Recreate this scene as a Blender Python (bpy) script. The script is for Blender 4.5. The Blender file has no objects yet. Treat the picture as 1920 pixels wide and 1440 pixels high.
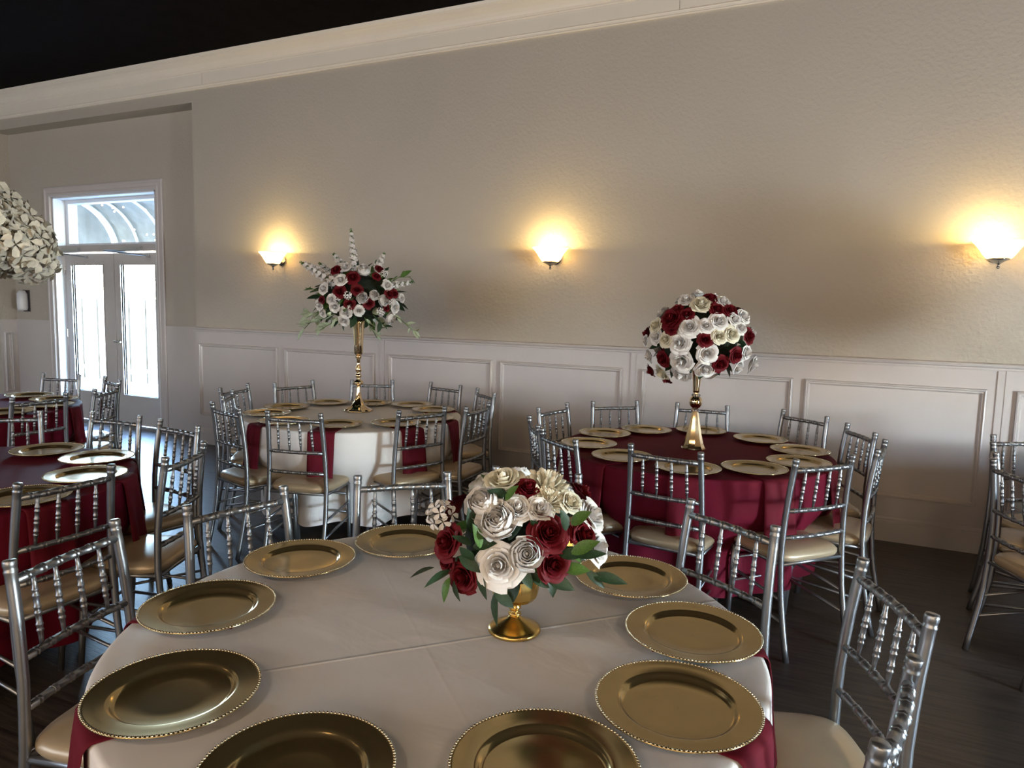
import bpy, math, random
from mathutils import Vector, Matrix
PI = math.pi
random.seed(7)
S = bpy.context.scene
C = S.collection

# ------------------------------------------------------------------ camera, world, lights, exposure
cam_d = bpy.data.cameras.new('camera'); cam = bpy.data.objects.new('camera', cam_d); C.objects.link(cam)
cam_d.sensor_width = 36.0; cam_d.lens = 24.736; cam_d.clip_start = 0.02
CR = ((0.904031, -0.066989, 0.422186), (0.426781, 0.085507, -0.900304), (0.024211, 0.994083, 0.105890))
cam.matrix_world = Matrix.Translation((0, 0, 1.5454)) @ Matrix(CR).to_4x4()
S.camera = cam

w = bpy.data.worlds.new('sky'); S.world = w; w.use_nodes = True
wn = w.node_tree.nodes; wl = w.node_tree.links
bg = wn['Background']
sky = wn.new('ShaderNodeTexSky'); sky.sky_type = 'NISHITA'; sky.sun_disc = False
sky.sun_elevation = math.radians(48); sky.sun_rotation = math.radians(200); sky.dust_density = 0.4; sky.ozone_density = 2.0
wl.new(sky.outputs[0], bg.inputs[0]); bg.inputs[1].default_value = 13.0

def light(name, kind, loc, energy, color, aim=None, **kw):
    d = bpy.data.lights.new(name, kind); d.energy = energy; d.color = color
    for k, v in kw.items(): setattr(d, k, v)
    o = bpy.data.objects.new(name, d); C.objects.link(o); o.location = loc
    if aim is not None:
        o.rotation_euler = (Vector(aim) - Vector(loc)).to_track_quat('-Z', 'Y').to_euler()
    o['kind'] = 'helper'
    return o
light('sun', 'SUN', (0, -10, 20), 1.5, (1.0, 0.95, 0.86), aim=(-5, 0, 0), angle=0.01)
# daylight glaring in low through the glazed door at the right-hand end of the hall
light('right_door_daylight', 'AREA', (5.22, 1.45, 0.93), 178.0, (0.72, 0.85, 1.0), aim=(-1.2, 4.6, 1.35), shape='RECTANGLE', size=1.0, size_y=0.4)
# daylight portal in the glazed double doors of the recess
p = light('left_door_portal', 'AREA', (-8.16, 5.93, 1.45), 1.0, (1, 1, 1), aim=(-8.16, 0, 1.45), shape='RECTANGLE', size=1.86, size_y=2.7)
p.data.cycles.is_portal = True
# added soft fill from behind the camera: cool on the left, warm on the right
light('front_window_daylight', 'AREA', (-7.0, -4.52, 1.9), 150.0, (0.70, 0.81, 1.0), aim=(-7.0, 5, 1.6), shape='RECTANGLE', size=6.5, size_y=1.7)
light('front_window_daylight', 'AREA', (0.6, -4.52, 1.9), 125.0, (1.0, 0.75, 0.50), aim=(0.6, 5, 1.9), shape='RECTANGLE', size=7.0, size_y=1.7)
# chandeliers of the hall, hanging outside the picture
light('chandelier_light', 'POINT', (-1.6, -1.6, 3.2), 46.0, (1.0, 0.75, 0.52), shadow_soft_size=0.25)
light('chandelier_light', 'POINT', (2.6, -0.6, 3.2), 46.0, (1.0, 0.75, 0.52), shadow_soft_size=0.25)
light('chandelier_light', 'POINT', (-6.4, -1.2, 3.2), 46.0, (1.0, 0.75, 0.52), shadow_soft_size=0.25)

S.view_settings.view_transform = 'Standard'; S.view_settings.look = 'None'
S.view_settings.gamma = 1.0; S.view_settings.use_curve_mapping = False
S.view_settings.exposure = 0.55
S.cycles.use_denoising = True
S.cycles.max_bounces = 7; S.cycles.diffuse_bounces = 3; S.cycles.glossy_bounces = 3
S.cycles.use_adaptive_sampling = True; S.cycles.adaptive_threshold = 0.02
S.cycles.transparent_max_bounces = 12
S.cycles.sample_clamp_indirect = 6.0
S.cycles.caustics_reflective = False; S.cycles.caustics_refractive = False

# ------------------------------------------------------------------ materials
def mat(name, col, rough=0.5, metal=0.0, var=0.0, vscale=8.0, bump=0.0, bscale=60.0, bdist=0.003, stretch=None, **kw):
    m = bpy.data.materials.new(name); m.use_nodes = True
    nt = m.node_tree; N = nt.nodes; L = nt.links
    b = N['Principled BSDF']
    b.inputs['Base Color'].default_value = (*col, 1); b.inputs['Roughness'].default_value = rough; b.inputs['Metallic'].default_value = metal
    for k, v in kw.items():
        b.inputs[k.replace('_', ' ')].default_value = v
    tc = N.new('ShaderNodeTexCoord'); src = tc.outputs['Object']
    if stretch:
        mp = N.new('ShaderNodeMapping'); mp.inputs['Scale'].default_value = stretch; L.new(src, mp.inputs[0]); src = mp.outputs[0]
    if var > 0:
        n = N.new('ShaderNodeTexNoise'); n.inputs['Scale'].default_value = vscale; n.inputs['Detail'].default_value = 4; L.new(src, n.inputs['Vector'])
        r = N.new('ShaderNodeValToRGB'); L.new(n.outputs[0], r.inputs[0])
        r.color_ramp.elements[0].position = 0.3; r.color_ramp.elements[1].position = 0.7
        r.color_ramp.elements[0].color = (*[max(0, c * (1 - var)) for c in col], 1); r.color_ramp.elements[1].color = (*[min(1, c * (1 + var)) for c in col], 1)
        L.new(r.outputs[0], b.inputs['Base Color'])
    if bump > 0:
        n2 = N.new('ShaderNodeTexNoise'); n2.inputs['Scale'].default_value = bscale; n2.inputs['Detail'].default_value = 3; L.new(src, n2.inputs['Vector'])
        bp = N.new('ShaderNodeBump'); bp.inputs['Strength'].default_value = bump; bp.inputs['Distance'].default_value = bdist
        L.new(n2.outputs[0], bp.inputs['Height']); L.new(bp.outputs[0], b.inputs['Normal'])
    return m

M = {}
M['wall'] = mat('greige_wall_paint', (0.50, 0.45, 0.375), 0.5, var=0.03, vscale=1.2, bump=0.8, bscale=38, bdist=0.006)
M['trim'] = mat('semi_gloss_trim_paint', (0.60, 0.55, 0.525), 0.32, var=0.02, vscale=3)
M['crown'] = mat('crown_cream_paint', (0.85, 0.78, 0.66), 0.35, var=0.02, vscale=3)
M['ceiling'] = mat('black_ceiling_paint', (0.006, 0.005, 0.005), 0.95, var=0.2, Specular_IOR_Level=0.05)
M['floor'] = mat('dark_stained_floor', (0.050, 0.037, 0.027), 0.42, var=0.6, vscale=3.0, bump=0.3, bscale=14, bdist=0.004, stretch=(1.2, 14, 1))
M['silver'] = mat('silver_painted_metal', (0.31, 0.32, 0.335), 0.36, 0.9, var=0.05, vscale=30)
M['seat'] = mat('champagne_vinyl', (0.52, 0.41, 0.27), 0.34, 0.25, var=0.06, vscale=9, bump=0.15, bscale=25, bdist=0.004)
M['gold'] = mat('satin_gold_charger', (0.50, 0.37, 0.17), 0.17, 0.9, var=0.04, vscale=18)
M['brass'] = mat('brushed_gold_goblet', (0.62, 0.42, 0.14), 0.27, 1.0, var=0.05, vscale=20)
M['chrome_gold'] = mat('polished_pale_gold', (0.86, 0.66, 0.40), 0.07, 1.0, var=0.03)
M['crystal'] = mat('crystal_beads', (0.9, 0.9, 0.92), 0.05, 0.0, Transmission_Weight=0.8)
M['burgundy'] = mat('burgundy_polyester', (0.125, 0.0055, 0.018), 0.72, var=0.06, vscale=5, bump=0.1, bscale=220, bdist=0.001, Specular_IOR_Level=0.12)
M['napkin'] = mat('burgundy_napkin_cloth', (0.130, 0.0055, 0.016), 0.75, var=0.08, vscale=14, bump=0.12, bscale=260, bdist=0.001, Specular_IOR_Level=0.2)
M['linen'] = mat('white_polyester', (0.86, 0.84, 0.83), 0.55, var=0.02, vscale=6, bump=0.12, bscale=12, bdist=0.006)
M['white_petal'] = mat('white_silk_petal', (0.82, 0.80, 0.78), 0.6, var=0.05, vscale=20, Subsurface_Weight=0.0)
M['cream_petal'] = mat('cream_silk_petal', (0.80, 0.755, 0.60), 0.6, var=0.06, vscale=20)
M['red_petal'] = mat('burgundy_silk_petal', (0.13, 0.004, 0.009), 0.6, var=0.3, vscale=18, Specular_IOR_Level=0.25)
M['leaf'] = mat('dark_green_leaf', (0.020, 0.048, 0.020), 0.42, var=0.35, vscale=14)
M['leaf2'] = mat('fresh_green_leaf', (0.075, 0.16, 0.030), 0.42, var=0.3, vscale=14)
M['leaf3'] = mat('variegated_leaf', (0.42, 0.50, 0.34), 0.5, var=0.5, vscale=25)
M['foam'] = mat('dark_moss_foam', (0.010, 0.018, 0.008), 0.9, var=0.3, bump=0.5, bscale=40, bdist=0.01)
M['white_paint'] = mat('white_gloss_paint', (0.80, 0.80, 0.80), 0.35, var=0.02)
M['door'] = mat('door_paint', (0.60, 0.57, 0.55), 0.38, var=0.02)
M['nickel'] = mat('brushed_nickel', (0.55, 0.54, 0.52), 0.22, 1.0, var=0.04)
M['alu'] = mat('aluminium_closer', (0.62, 0.64, 0.66), 0.3, 0.9, var=0.04)
M['plastic'] = mat('white_plastic', (0.75, 0.75, 0.76), 0.3, var=0.02)
M['dark_plastic'] = mat('dark_plastic', (0.05, 0.04, 0.04), 0.4, var=0.1)
M['fence'] = mat('cedar_board', (0.050, 0.038, 0.022), 0.8, var=0.25, vscale=3, stretch=(6, 6, 0.6))
M['patio'] = mat('concrete_patio', (0.25, 0.245, 0.235), 0.85, var=0.1, vscale=2)
M['canvas'] = mat('grey_awning_canvas', (0.20, 0.20, 0.19), 0.85, var=0.15, vscale=9, bump=0.4, bscale=8, bdist=0.02)

def glass(name='clear_pane', tint=(0.95, 0.97, 0.96)):
    m = bpy.data.materials.new(name); m.use_nodes = True
    N = m.node_tree.nodes; L = m.node_tree.links; N.remove(N['Principled BSDF'])
    t = N.new('ShaderNodeBsdfTransparent'); t.inputs[0].default_value = (*tint, 1)
    g = N.new('ShaderNodeBsdfGlossy'); g.inputs['Roughness'].default_value = 0.02
    lw = N.new('ShaderNodeLayerWeight'); lw.inputs[0].default_value = 0.5
    pw = N.new('ShaderNodeMath'); pw.operation = 'POWER'; pw.inputs[1].default_value = 4.0; L.new(lw.outputs['Facing'], pw.inputs[0])
    fz = N.new('ShaderNodeMath'); fz.operation = 'MULTIPLY_ADD'; fz.inputs[1].default_value = 0.5; fz.inputs[2].default_value = 0.03; L.new(pw.outputs[0], fz.inputs[0])
    x = N.new('ShaderNodeMixShader'); L.new(fz.outputs[0], x.inputs[0]); L.new(t.outputs[0], x.inputs[1]); L.new(g.outputs[0], x.inputs[2])
    L.new(x.outputs[0], N['Material Output'].inputs[0]); return m
M['glass'] = glass(); M['tinted'] = glass('dark_film_pane', (0.05, 0.05, 0.05))  # tinted pane is nearly opaque to keep sky light out of the added windows
def shade_mat():
    m = bpy.data.materials.new('frosted_alabaster_glass'); m.use_nodes = True
    N = m.node_tree.nodes; L = m.node_tree.links; N.remove(N['Principled BSDF'])
    t = N.new('ShaderNodeBsdfTransparent'); t.inputs[0].default_value = (1.0, 0.86, 0.62, 1)
    d = N.new('ShaderNodeBsdfTranslucent'); d.inputs[0].default_value = (0.95, 0.85, 0.66, 1)
    e = N.new('ShaderNodeEmission'); e.inputs[0].default_value = (1.0, 0.74, 0.32, 1); e.inputs[1].default_value = 0.5
    x = N.new('ShaderNodeMixShader'); x.inputs[0].default_value = 0.55; L.new(t.outputs[0], x.inputs[1]); L.new(d.outputs[0], x.inputs[2])
    a = N.new('ShaderNodeAddShader'); L.new(x.outputs[0], a.inputs[0]); L.new(e.outputs[0], a.inputs[1])
    L.new(a.outputs[0], N['Material Output'].inputs[0]); return m
M['shade'] = shade_mat()
def emis(name, col, st):
    m = bpy.data.materials.new(name); m.use_nodes = True
    N = m.node_tree.nodes; L = m.node_tree.links; N.remove(N['Principled BSDF'])
    e = N.new('ShaderNodeEmission'); e.inputs[0].default_value = (*col, 1); e.inputs[1].default_value = st
    L.new(e.outputs[0], N['Material Output'].inputs[0]); return m
M['bulb'] = emis('lit_bulb', (1.0, 0.80, 0.48), 14.0)
M['fairy'] = emis('lit_fairy_bulb', (1.0, 0.78, 0.5), 5.0)

# creased white cloth of the near table: pressed fold lines as fine relief
def creased():
    m = mat('creased_white_polyester', (0.86, 0.825, 0.80), 0.55, var=0.02, vscale=6)
    N = m.node_tree.nodes; L = m.node_tree.links; b = N['Principled BSDF']
    tc = N.new('ShaderNodeTexCoord'); sep = N.new('ShaderNodeSeparateXYZ'); L.new(tc.outputs['Object'], sep.inputs[0])
    def mth(op, a, c=None, v=None):
        n = N.new('ShaderNodeMath'); n.operation = op; L.new(a, n.inputs[0])
        if c is not None: L.new(c, n.inputs[1])
        if v is not None: n.inputs[1].default_value = v
        return n.outputs[0]
    def ridge(nx, ny, c, wd, amp):
        s = mth('ADD', mth('MULTIPLY', sep.outputs[0], v=nx), mth('MULTIPLY', sep.outputs[1], v=ny)); s = mth('ADD', s, v=-c)
        s = mth('MULTIPLY', s, v=1 / wd); s = mth('MULTIPLY', s, s); s = mth('MULTIPLY', s, v=-1.0)
        e = N.new('ShaderNodeMath'); e.operation = 'EXPONENT'; L.new(s, e.inputs[0])
        return mth('MULTIPLY', e.outputs[0], v=amp)
    h = mth('ADD', ridge(-0.727, 0.687, -0.0885, 0.0045, 0.006), ridge(0.687, 0.727, -0.07, 0.005, 0.0006))
    h = mth('ADD', h, ridge(0.25, 0.968, -0.13, 0.006, 0.0004))
    n = N.new('ShaderNodeTexNoise'); n.inputs['Scale'].default_value = 7; n.inputs['Detail'].default_value = 3; n.inputs['Distortion'].default_value = 0.6; L.new(tc.outputs['Object'], n.inputs['Vector'])
    h = mth('ADD', h, mth('MULTIPLY', n.outputs[0], v=0.010))
    bp = N.new('ShaderNodeBump'); bp.inputs['Strength'].default_value = 0.55; bp.inputs['Distance'].default_value = 1.0
    L.new(h, bp.inputs['Height']); L.new(bp.outputs[0], b.inputs['Normal'])
    return m
M['creased'] = creased()

# ------------------------------------------------------------------ mesh helpers
class MB:
    def __init__(s): s.v = []; s.f = []
    def add(s, vs, fs):
        o = len(s.v); s.v += [tuple(x) for x in vs]; s.f += [tuple(i + o for i in f) for f in fs]; return s
    def box(s, x0, x1, y0, y1, z0, z1):
        return s.add([(x0, y0, z0), (x1, y0, z0), (x1, y1, z0), (x0, y1, z0), (x0, y0, z1), (x1, y0, z1), (x1, y1, z1), (x0, y1, z1)],
                     [(0, 3, 2, 1), (4, 5, 6, 7), (0, 1, 5, 4), (1, 2, 6, 5), (2, 3, 7, 6), (3, 0, 4, 7)])
    def tube(s, pts, rad, n=8, ref=None):
        pts = [Vector(p) for p in pts]
        if not isinstance(rad, (list, tuple)): rad = [rad] * len(pts)
        vs = []; fs = []
        t = (pts[-1] - pts[0]).normalized()
        ref = Vector(ref) if ref else (Vector((0, 0, 1)) if abs(t.z) < 0.8 else Vector((0, 1, 0)))
        for i, p in enumerate(pts):
            d = (pts[min(i + 1, len(pts) - 1)] - pts[max(i - 1, 0)])
            d = d.normalized() if d.length > 1e-9 else t
            a = ref.cross(d).normalized(); b = d.cross(a)
            for k in range(n):
                an = 2 * PI * k / n
                vs.append(p + (a * math.cos(an) + b * math.sin(an)) * rad[i])
        for i in range(len(pts) - 1):
            for k in range(n):
                k2 = (k + 1) % n
                fs.append((i * n + k, i * n + k2, (i + 1) * n + k2, (i + 1) * n + k))
        fs.append(tuple(range(n - 1, -1, -1))); fs.append(tuple((len(pts) - 1) * n + k for k in range(n)))
        return s.add(vs, fs)
    def lathe(s, prof, n=32, lobe=None, sx=1.0, sy=1.0, cx=0, cy=0):
        vs = []; fs = []
        for (r, z) in prof:
            for k in range(n):
                a = 2 * PI * k / n; rr = r * (lobe(a, r, z) if lobe else 1)
                vs.append((cx + rr * math.cos(a) * sx, cy + rr * math.sin(a) * sy, z))
        for i in range(len(prof) - 1):
            for k in range(n):
                k2 = (k + 1) % n
                fs.append((i * n + k, i * n + k2, (i + 1) * n + k2, (i + 1) * n + k))
        return s.add(vs, fs)
    def sweepx(s, prof, x0, x1):      # closed (y, z) profile extruded along x
        n = len(prof); vs = [(x0, y, z) for y, z in prof] + [(x1, y, z) for y, z in prof]
        fs = [(i, (i + 1) % n, n + (i + 1) % n, n + i) for i in range(n)] + [tuple(range(n - 1, -1, -1)), tuple(range(n, 2 * n))]
        return s.add(vs, fs)
    def mesh(s, name, smooth=True, angle=None):
        me = bpy.data.meshes.new(name); me.from_pydata(s.v, [], s.f); me.update()
        if smooth:
            me.polygons.foreach_set('use_smooth', [True] * len(me.polygons))
            if angle:
                try: me.set_sharp_from_angle(angle=math.radians(angle))
                except Exception: pass
        return me

def obj(name, me, m, parent=None, loc=None, rot=None, scale=None, label=None):
    if isinstance(me, MB): me = me.mesh(name)
    if m is not None and len(me.materials) == 0: me.materials.append(M[m] if isinstance(m, str) else m)
    o = bpy.data.objects.new(name, me); C.objects.link(o)
    if parent is not None: o.parent = parent
    if loc is not None: o.location = loc
    if rot is not None: o.rotation_euler = rot
    if scale is not None: o.scale = scale if hasattr(scale, '__len__') else (scale,) * 3
    if label: o['label'] = label
    return o
def flat(mb, name): return mb.mesh(name, smooth=False)
def thing(name, label, cat, loc=(0, 0, 0), rz=0.0, group=None):
    o = bpy.data.objects.new(name, None); C.objects.link(o); o.empty_display_size = 0.1
    o.location = loc; o.rotation_euler = (0, 0, rz)
    return tag(o, label, cat, group)
def tag(o, label, cat, group=None):
    o['label'] = label; o['category'] = cat
    if group: o['group'] = group
    return o
def struct(name, me, m, parent=None, label=None, smooth=False):
    if isinstance(me, MB): me = me.mesh(name, smooth=smooth, angle=30 if smooth else None)
    o = obj(name, me, m, parent)
    if parent is None:
        o['kind'] = 'structure'
        if label: o['label'] = label
    return o
def copy_tree(src, parent=None):
    c = src.copy(); C.objects.link(c); c.parent = parent
    for ch in list(src.children): copy_tree(ch, c)
    return c

# ------------------------------------------------------------------ the room shell
YW, YR, ZC = 5.47, 5.68, 4.05            # main back wall face, recess face, ceiling
XL, XR, YF = -11.8, 5.3, -4.6             # left, right, front walls
RX0, RX1, RZ = -9.94, -6.36, 3.62         # recess
struct('floor', MB().box(XL, XR, YF, YR + 0.12, -0.1, 0.0), 'floor', label='dark stained glossy floor')
struct('ceiling', MB().box(XL - 0.3, XR + 0.3, YF - 0.3, YR + 0.4, ZC, ZC + 0.1), 'ceiling', label='black painted ceiling')
b = MB().box(RX1, XR + 0.2, YW, YR + 0.3, -0.1, ZC).box(RX0, RX1, YW, YR + 0.3, RZ, ZC).box(XL - 0.2, RX0, YW, YR + 0.3, -0.1, ZC)
wall_back = struct('wall_back', b, 'wall', label='greige textured back wall with wall sconces')
# recess wall with the door opening
DX0, DX1, DZ = -9.10, -7.22, 2.80
b = MB().box(RX0, DX0, YR, YR + 0.30, -0.1, RZ).box(DX1, RX1, YR, YR + 0.30, -0.1, RZ).box(DX0, DX1, YR, YR + 0.30, DZ, RZ)
wall_rec = struct('wall_recess', b, 'wall', label='greige recessed wall around the glazed double doors')
for a0, a1 in ((RX0, -9.235), (-7.085, RX1)):
    struct('wainscot_board', MB().box(a0, a1, YR - 0.012, YR, 0, 1.235), 'trim', wall_rec)
    struct('wainscot_cap', MB().box(a0, a1, YR - 0.022, YR, 1.235, 1.255), 'trim', wall_rec)
struct('wall_left', MB().box(XL - 0.2, XL, YF, YW, 0, ZC), 'wall', label='greige left end wall')
WX = [(-10.3 + 2.5 * k, -8.05 + 2.5 * k) for k in range(6)]
fb = MB().box(XL, XR, YF - 0.2, YF, 0, 1.05).box(XL, XR, YF - 0.2, YF, 2.75, ZC).box(XL, WX[0][0], YF - 0.2, YF, 1.05, 2.75).box(WX[-1][1], XR, YF - 0.2, YF, 1.05, 2.75)
for (a0, a1), (b0, b1) in zip(WX, WX[1:]): fb.box(a1, b0, YF - 0.2, YF, 1.05, 2.75)
struct('wall_front', fb, 'wall', label='greige wall with windows behind the camera')
for k, (a0, a1) in enumerate(WX):  # unseen windows, added to go with the front fill lights
    wi = bpy.data.objects.new('window_%d' % (k + 1), None); C.objects.link(wi); wi['kind'] = 'structure'; wi['label'] = 'front window behind the camera'
    mid = (a0 + a1) / 2
    struct('window_frame', MB().box(a0, a0 + 0.06, YF - 0.08, YF + 0.02, 1.05, 2.75).box(a1 - 0.06, a1, YF - 0.08, YF + 0.02, 1.05, 2.75).box(a0, a1, YF - 0.08, YF + 0.02, 2.69, 2.75).box(a0, a1, YF - 0.08, YF + 0.05, 1.05, 1.11).box(mid - 0.025, mid + 0.025, YF - 0.06, YF, 1.11, 2.69), 'white_paint', wi)
    struct('pane', MB().box(a0 + 0.06, a1 - 0.06, YF - 0.045, YF - 0.038, 1.11, 2.69), 'tinted', wi)
wall_right = struct('wall_right', MB().box(XR, XR + 0.2, YF, 0.98, 0, ZC).box(XR, XR + 0.2, 1.92, YW, 0, ZC).box(XR, XR + 0.2, 0.98, 1.92, 2.1, ZC), 'wall', label='greige right end wall with a glazed door')

# wainscot board, panels, rails on the back wall
struct('wainscot_board', MB().box(RX1 - 0.012, XR, YW - 0.014, YW, 0.0, 1.225), 'trim', wall_back)
def panel(x0, x1, z0=0.311, z1=1.099, y=YW - 0.014, axis='x'):
    loops = [(0, 0), (0.003, 0.022), (0.012, 0.026), (0.017, 0.015), (0.026, 0.015), (0.031, 0.006), (0.036, 0)]
    vs = []; fs = []
    for ins, d in loops:
        for (x, z) in ((x0 + ins, z0 + ins), (x1 - ins, z0 + ins), (x1 - ins, z1 - ins), (x0 + ins, z1 - ins)):
            vs.append((x, y - d, z) if axis == 'x' else (y + d, x, z))
    for i in range(len(loops) - 1):
        for k in range(4):
            k2 = (k + 1) % 4; fs.append((i * 4 + k, i * 4 + k2, i * 4 + 4 + k2, i * 4 + 4 + k))
    return MB().add(vs, fs)
for x0, x1 in ((-6.30, -5.19), (-5.10, -3.99), (-3.836, -2.746), (-2.674, -1.583), (-1.427, -0.312), (-0.233, 0.868), (1.026, 2.13), (2.21, 3.31), (3.47, 4.57)):
    struct('panel_moulding', panel(x0, x1), 'trim', wall_back)
for xj in (-3.913, -1.492, 0.945, 3.39):
    bb = MB().box(xj - 0.026, xj - 0.018, YW - 0.022, YW - 0.013, 0.17, 1.225).box(xj - 0.018, xj + 0.018, YW - 0.018, YW - 0.013, 0.17, 1.225).box(xj + 0.018, xj + 0.026, YW - 0.022, YW - 0.013, 0.17, 1.225)
    struct('joint_batten', bb, 'trim', wall_back)
struct('panel_moulding', panel(5.497, 5.60, 0.311, 1.085, RX0 + 0.006, 'y'), 'trim', wall_rec)
struct('side_board', MB().box(RX0, RX0 + 0.006, YW, YR, 0, 1.25), 'trim', wall_rec)
# chair rail
prof = [(YW, 1.222), (YW - 0.018, 1.222), (YW - 0.022, 1.232), (YW - 0.022, 1.240), (YW - 0.034, 1.246), (YW - 0.038, 1.256), (YW - 0.034, 1.266), (YW - 0.018, 1.270), (YW, 1.272)]
struct('trim_1', MB().sweepx(prof, RX1 - 0.03, XR), 'trim', label='cream chair rail along the wainscot')
# baseboard
prof = [(YW - 0.012, 0), (YW - 0.034, 0), (YW - 0.034, 0.135), (YW - 0.030, 0.142), (YW - 0.030, 0.150), (YW - 0.022, 0.158), (YW - 0.018, 0.170), (YW - 0.012, 0.172)]
struct('baseboard_back', MB().sweepx(prof, RX1 - 0.02, XR), 'trim', label='tall painted baseboard under the wainscot')
# picture moulding, frieze boards, crown
prof = [(YW, 3.738), (YW - 0.014, 3.738), (YW - 0.020, 3.746), (YW - 0.014, 3.754), (YW - 0.014, 3.758), (YW - 0.022, 3.764), (YW - 0.024, 3.772), (YW - 0.016, 3.780), (YW, 3.780)]
struct('trim_2', MB().sweepx(prof, XL, XR), 'crown', label='double bead picture moulding below the frieze')
crown = struct('trim_3', MB().sweepx([(YW, 3.895), (YW - 0.016, 3.895), (YW - 0.022, 3.905), (YW - 0.016, 3.913), (YW - 0.020, 3.920), (YW - 0.028, 3.926), (YW - 0.036, 3.945), (YW - 0.052, 3.972), (YW - 0.080, 3.998), (YW - 0.098, 4.008), (YW - 0.098, 4.016), (YW - 0.112, 4.026), (YW - 0.118, 4.05), (YW, 4.05)], XL, XR), 'crown', label='cream crown moulding under the black ceiling')
for a0, a1 in ((XL, -6.194), (-6.190, -1.267), (-1.263, 3.4), (3.404, XR)):
    struct('frieze_board', MB().box(a0, a1, YW - 0.008, YW, 3.779, 3.896), 'crown', crown)

# ------------------------------------------------------------------ glazed double doors in the recess
door = bpy.data.objects.new('door_1', None); C.objects.link(door); door['kind'] = 'structure'; door['label'] = 'glazed double doors with a transom window'
cas = [(0, 0), (0.0, 0.018), (0.012, 0.026), (0.030, 0.026), (0.040, 0.018), (0.075, 0.018), (0.085, 0.024), (0.110, 0.024), (0.122, 0.010), (0.125, 0)]
vs = []; fs = []
for ins, d in cas:
    for (x, z) in ((-9.235 + ins, 0.0), (-9.235 + ins, 2.920 - ins), (-7.085 - ins, 2.920 - ins), (-7.085 - ins, 0.0)): vs.append((x, YR - d, z))
for i in range(len(cas) - 1):
    for k in range(3): fs.append((i * 4 + k, i * 4 + k + 1, i * 4 + 5 + k, i * 4 + 4 + k))
struct('casing', MB().add(vs, fs), 'trim', door)
YD = 5.80                                  # door face
fr = MB().box(DX0, DX0 + 0.02, YR, YR + 0.3, 0, DZ).box(DX1 - 0.02, DX1, YR, YR + 0.3, 0, DZ).box(DX0, DX1, YR, YR + 0.3, DZ - 0.02, DZ)
struct('jamb', fr, 'white_paint', door)
struct('transom_bar', MB().box(DX0 + 0.02, DX1 - 0.02, YR + 0.03, YR + 0.28, 2.12, 2.20), 'door', door)
tf = MB().box(DX0 + 0.02, DX0 + 0.075, YD + 0.03, YD + 0.15, 2.20, 2.78).box(DX1 - 0.075, DX1 - 0.02, YD + 0.03, YD + 0.15, 2.20, 2.78).box(DX0 + 0.075, DX1 - 0.075, YD + 0.03, YD + 0.15, 2.735, 2.78).box(DX0 + 0.075, DX1 - 0.075, YD + 0.03, YD + 0.15, 2.20, 2.235)
trn = struct('transom_frame', tf, 'white_paint', door)
struct('pane', MB().box(DX0 + 0.075, DX1 - 0.075, YD + 0.085, YD + 0.092, 2.235, 2.735), 'glass', trn)
for (a0, a1, g0, g1, hs) in ((DX0 + 0.025, -8.163, -8.953, -8.345, 1), (-8.157, DX1 - 0.025, -8.02, -7.41, -1)):
    lf = MB().box(a0, g0, YD, YD + 0.045, 0.01, 2.105).box(g1, a1, YD, YD + 0.045, 0.01, 2.105).box(g0, g1, YD, YD + 0.045, 1.963, 2.105).box(g0, g1, YD, YD + 0.045, 0.01, 0.375)
    leaf = struct('door_leaf', lf, 'door', door)
    struct('pane', MB().box(g0, g1, YD + 0.018, YD + 0.026, 0.375, 1.963), 'glass', leaf)
    e = 0.016
    bd = MB().box(g0 - e, g0, YD - 0.008, YD + 0.05, 0.36, 1.978).box(g1, g1 + e, YD - 0.008, YD + 0.05, 0.36, 1.978).box(g0, g1, YD - 0.008, YD + 0.05, 1.963, 1.978).box(g0, g1, YD - 0.008, YD + 0.05, 0.36, 0.375)
    struct('glazing_bead', bd, 'door', leaf)
hd = MB().tube([(-8.10, YD - 0.006, 1.03), (-8.10, YD, 1.03)], 0.030, 16).tube([(-8.10, YD, 1.03), (-8.10, YD - 0.05, 1.03)], 0.011, 10).tube([(-8.115, YD - 0.05, 1.03), (-7.995, YD - 0.052, 1.028)], [0.012, 0.009], 10)
struct('lever_handle', hd, 'nickel', door, smooth=True)
for z in (0.25, 1.05, 1.85):
    struct('hinge', MB().tube([(DX0 + 0.022, YD - 0.006, z), (DX0 + 0.022, YD - 0.006, z + 0.1)], 0.008, 8), 'nickel', door, smooth=True)
struct('astragal', MB().box(-8.185, -8.135, YD - 0.008, YD, 0.01, 2.10), 'door', door)
for xb, s in ((-8.93, 1), (-7.80, 1)):
    cl = MB().box(xb - 0.04, xb + 0.30, YR - 0.005, YR + 0.075, 2.125, 2.17).tube([(xb, YR + 0.03, 2.12), (xb - 0.1, YR - 0.17, 2.11)], 0.010, 8).tube([(xb - 0.1, YR - 0.17, 2.11), (xb + 0.28, YD - 0.01, 2.07)], 0.010, 8).box(xb + 0.25, xb + 0.31, YD - 0.02, YD, 2.05, 2.085)
    struct('door_closer', cl, 'alu', door)

# glazed door in the right end wall (out of the picture; the low daylight comes through it)
d2 = bpy.data.objects.new('door_2', None); C.objects.link(d2); d2['kind'] = 'structure'; d2['label'] = 'glazed door in the right end wall'
lf = MB().box(XR + 0.05, XR + 0.1, 0.98, 1.10, 0.01, 2.1).box(XR + 0.05, XR + 0.1, 1.80, 1.92, 0.01, 2.1).box(XR + 0.05, XR + 0.1, 1.10, 1.80, 1.96, 2.1).box(XR + 0.05, XR + 0.1, 1.10, 1.80, 0.01, 0.38)
l2 = struct('door_leaf', lf, 'door', d2)
struct('pane', MB().box(XR + 0.07, XR + 0.078, 1.10, 1.80, 0.38, 1.96), 'glass', l2)

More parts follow.
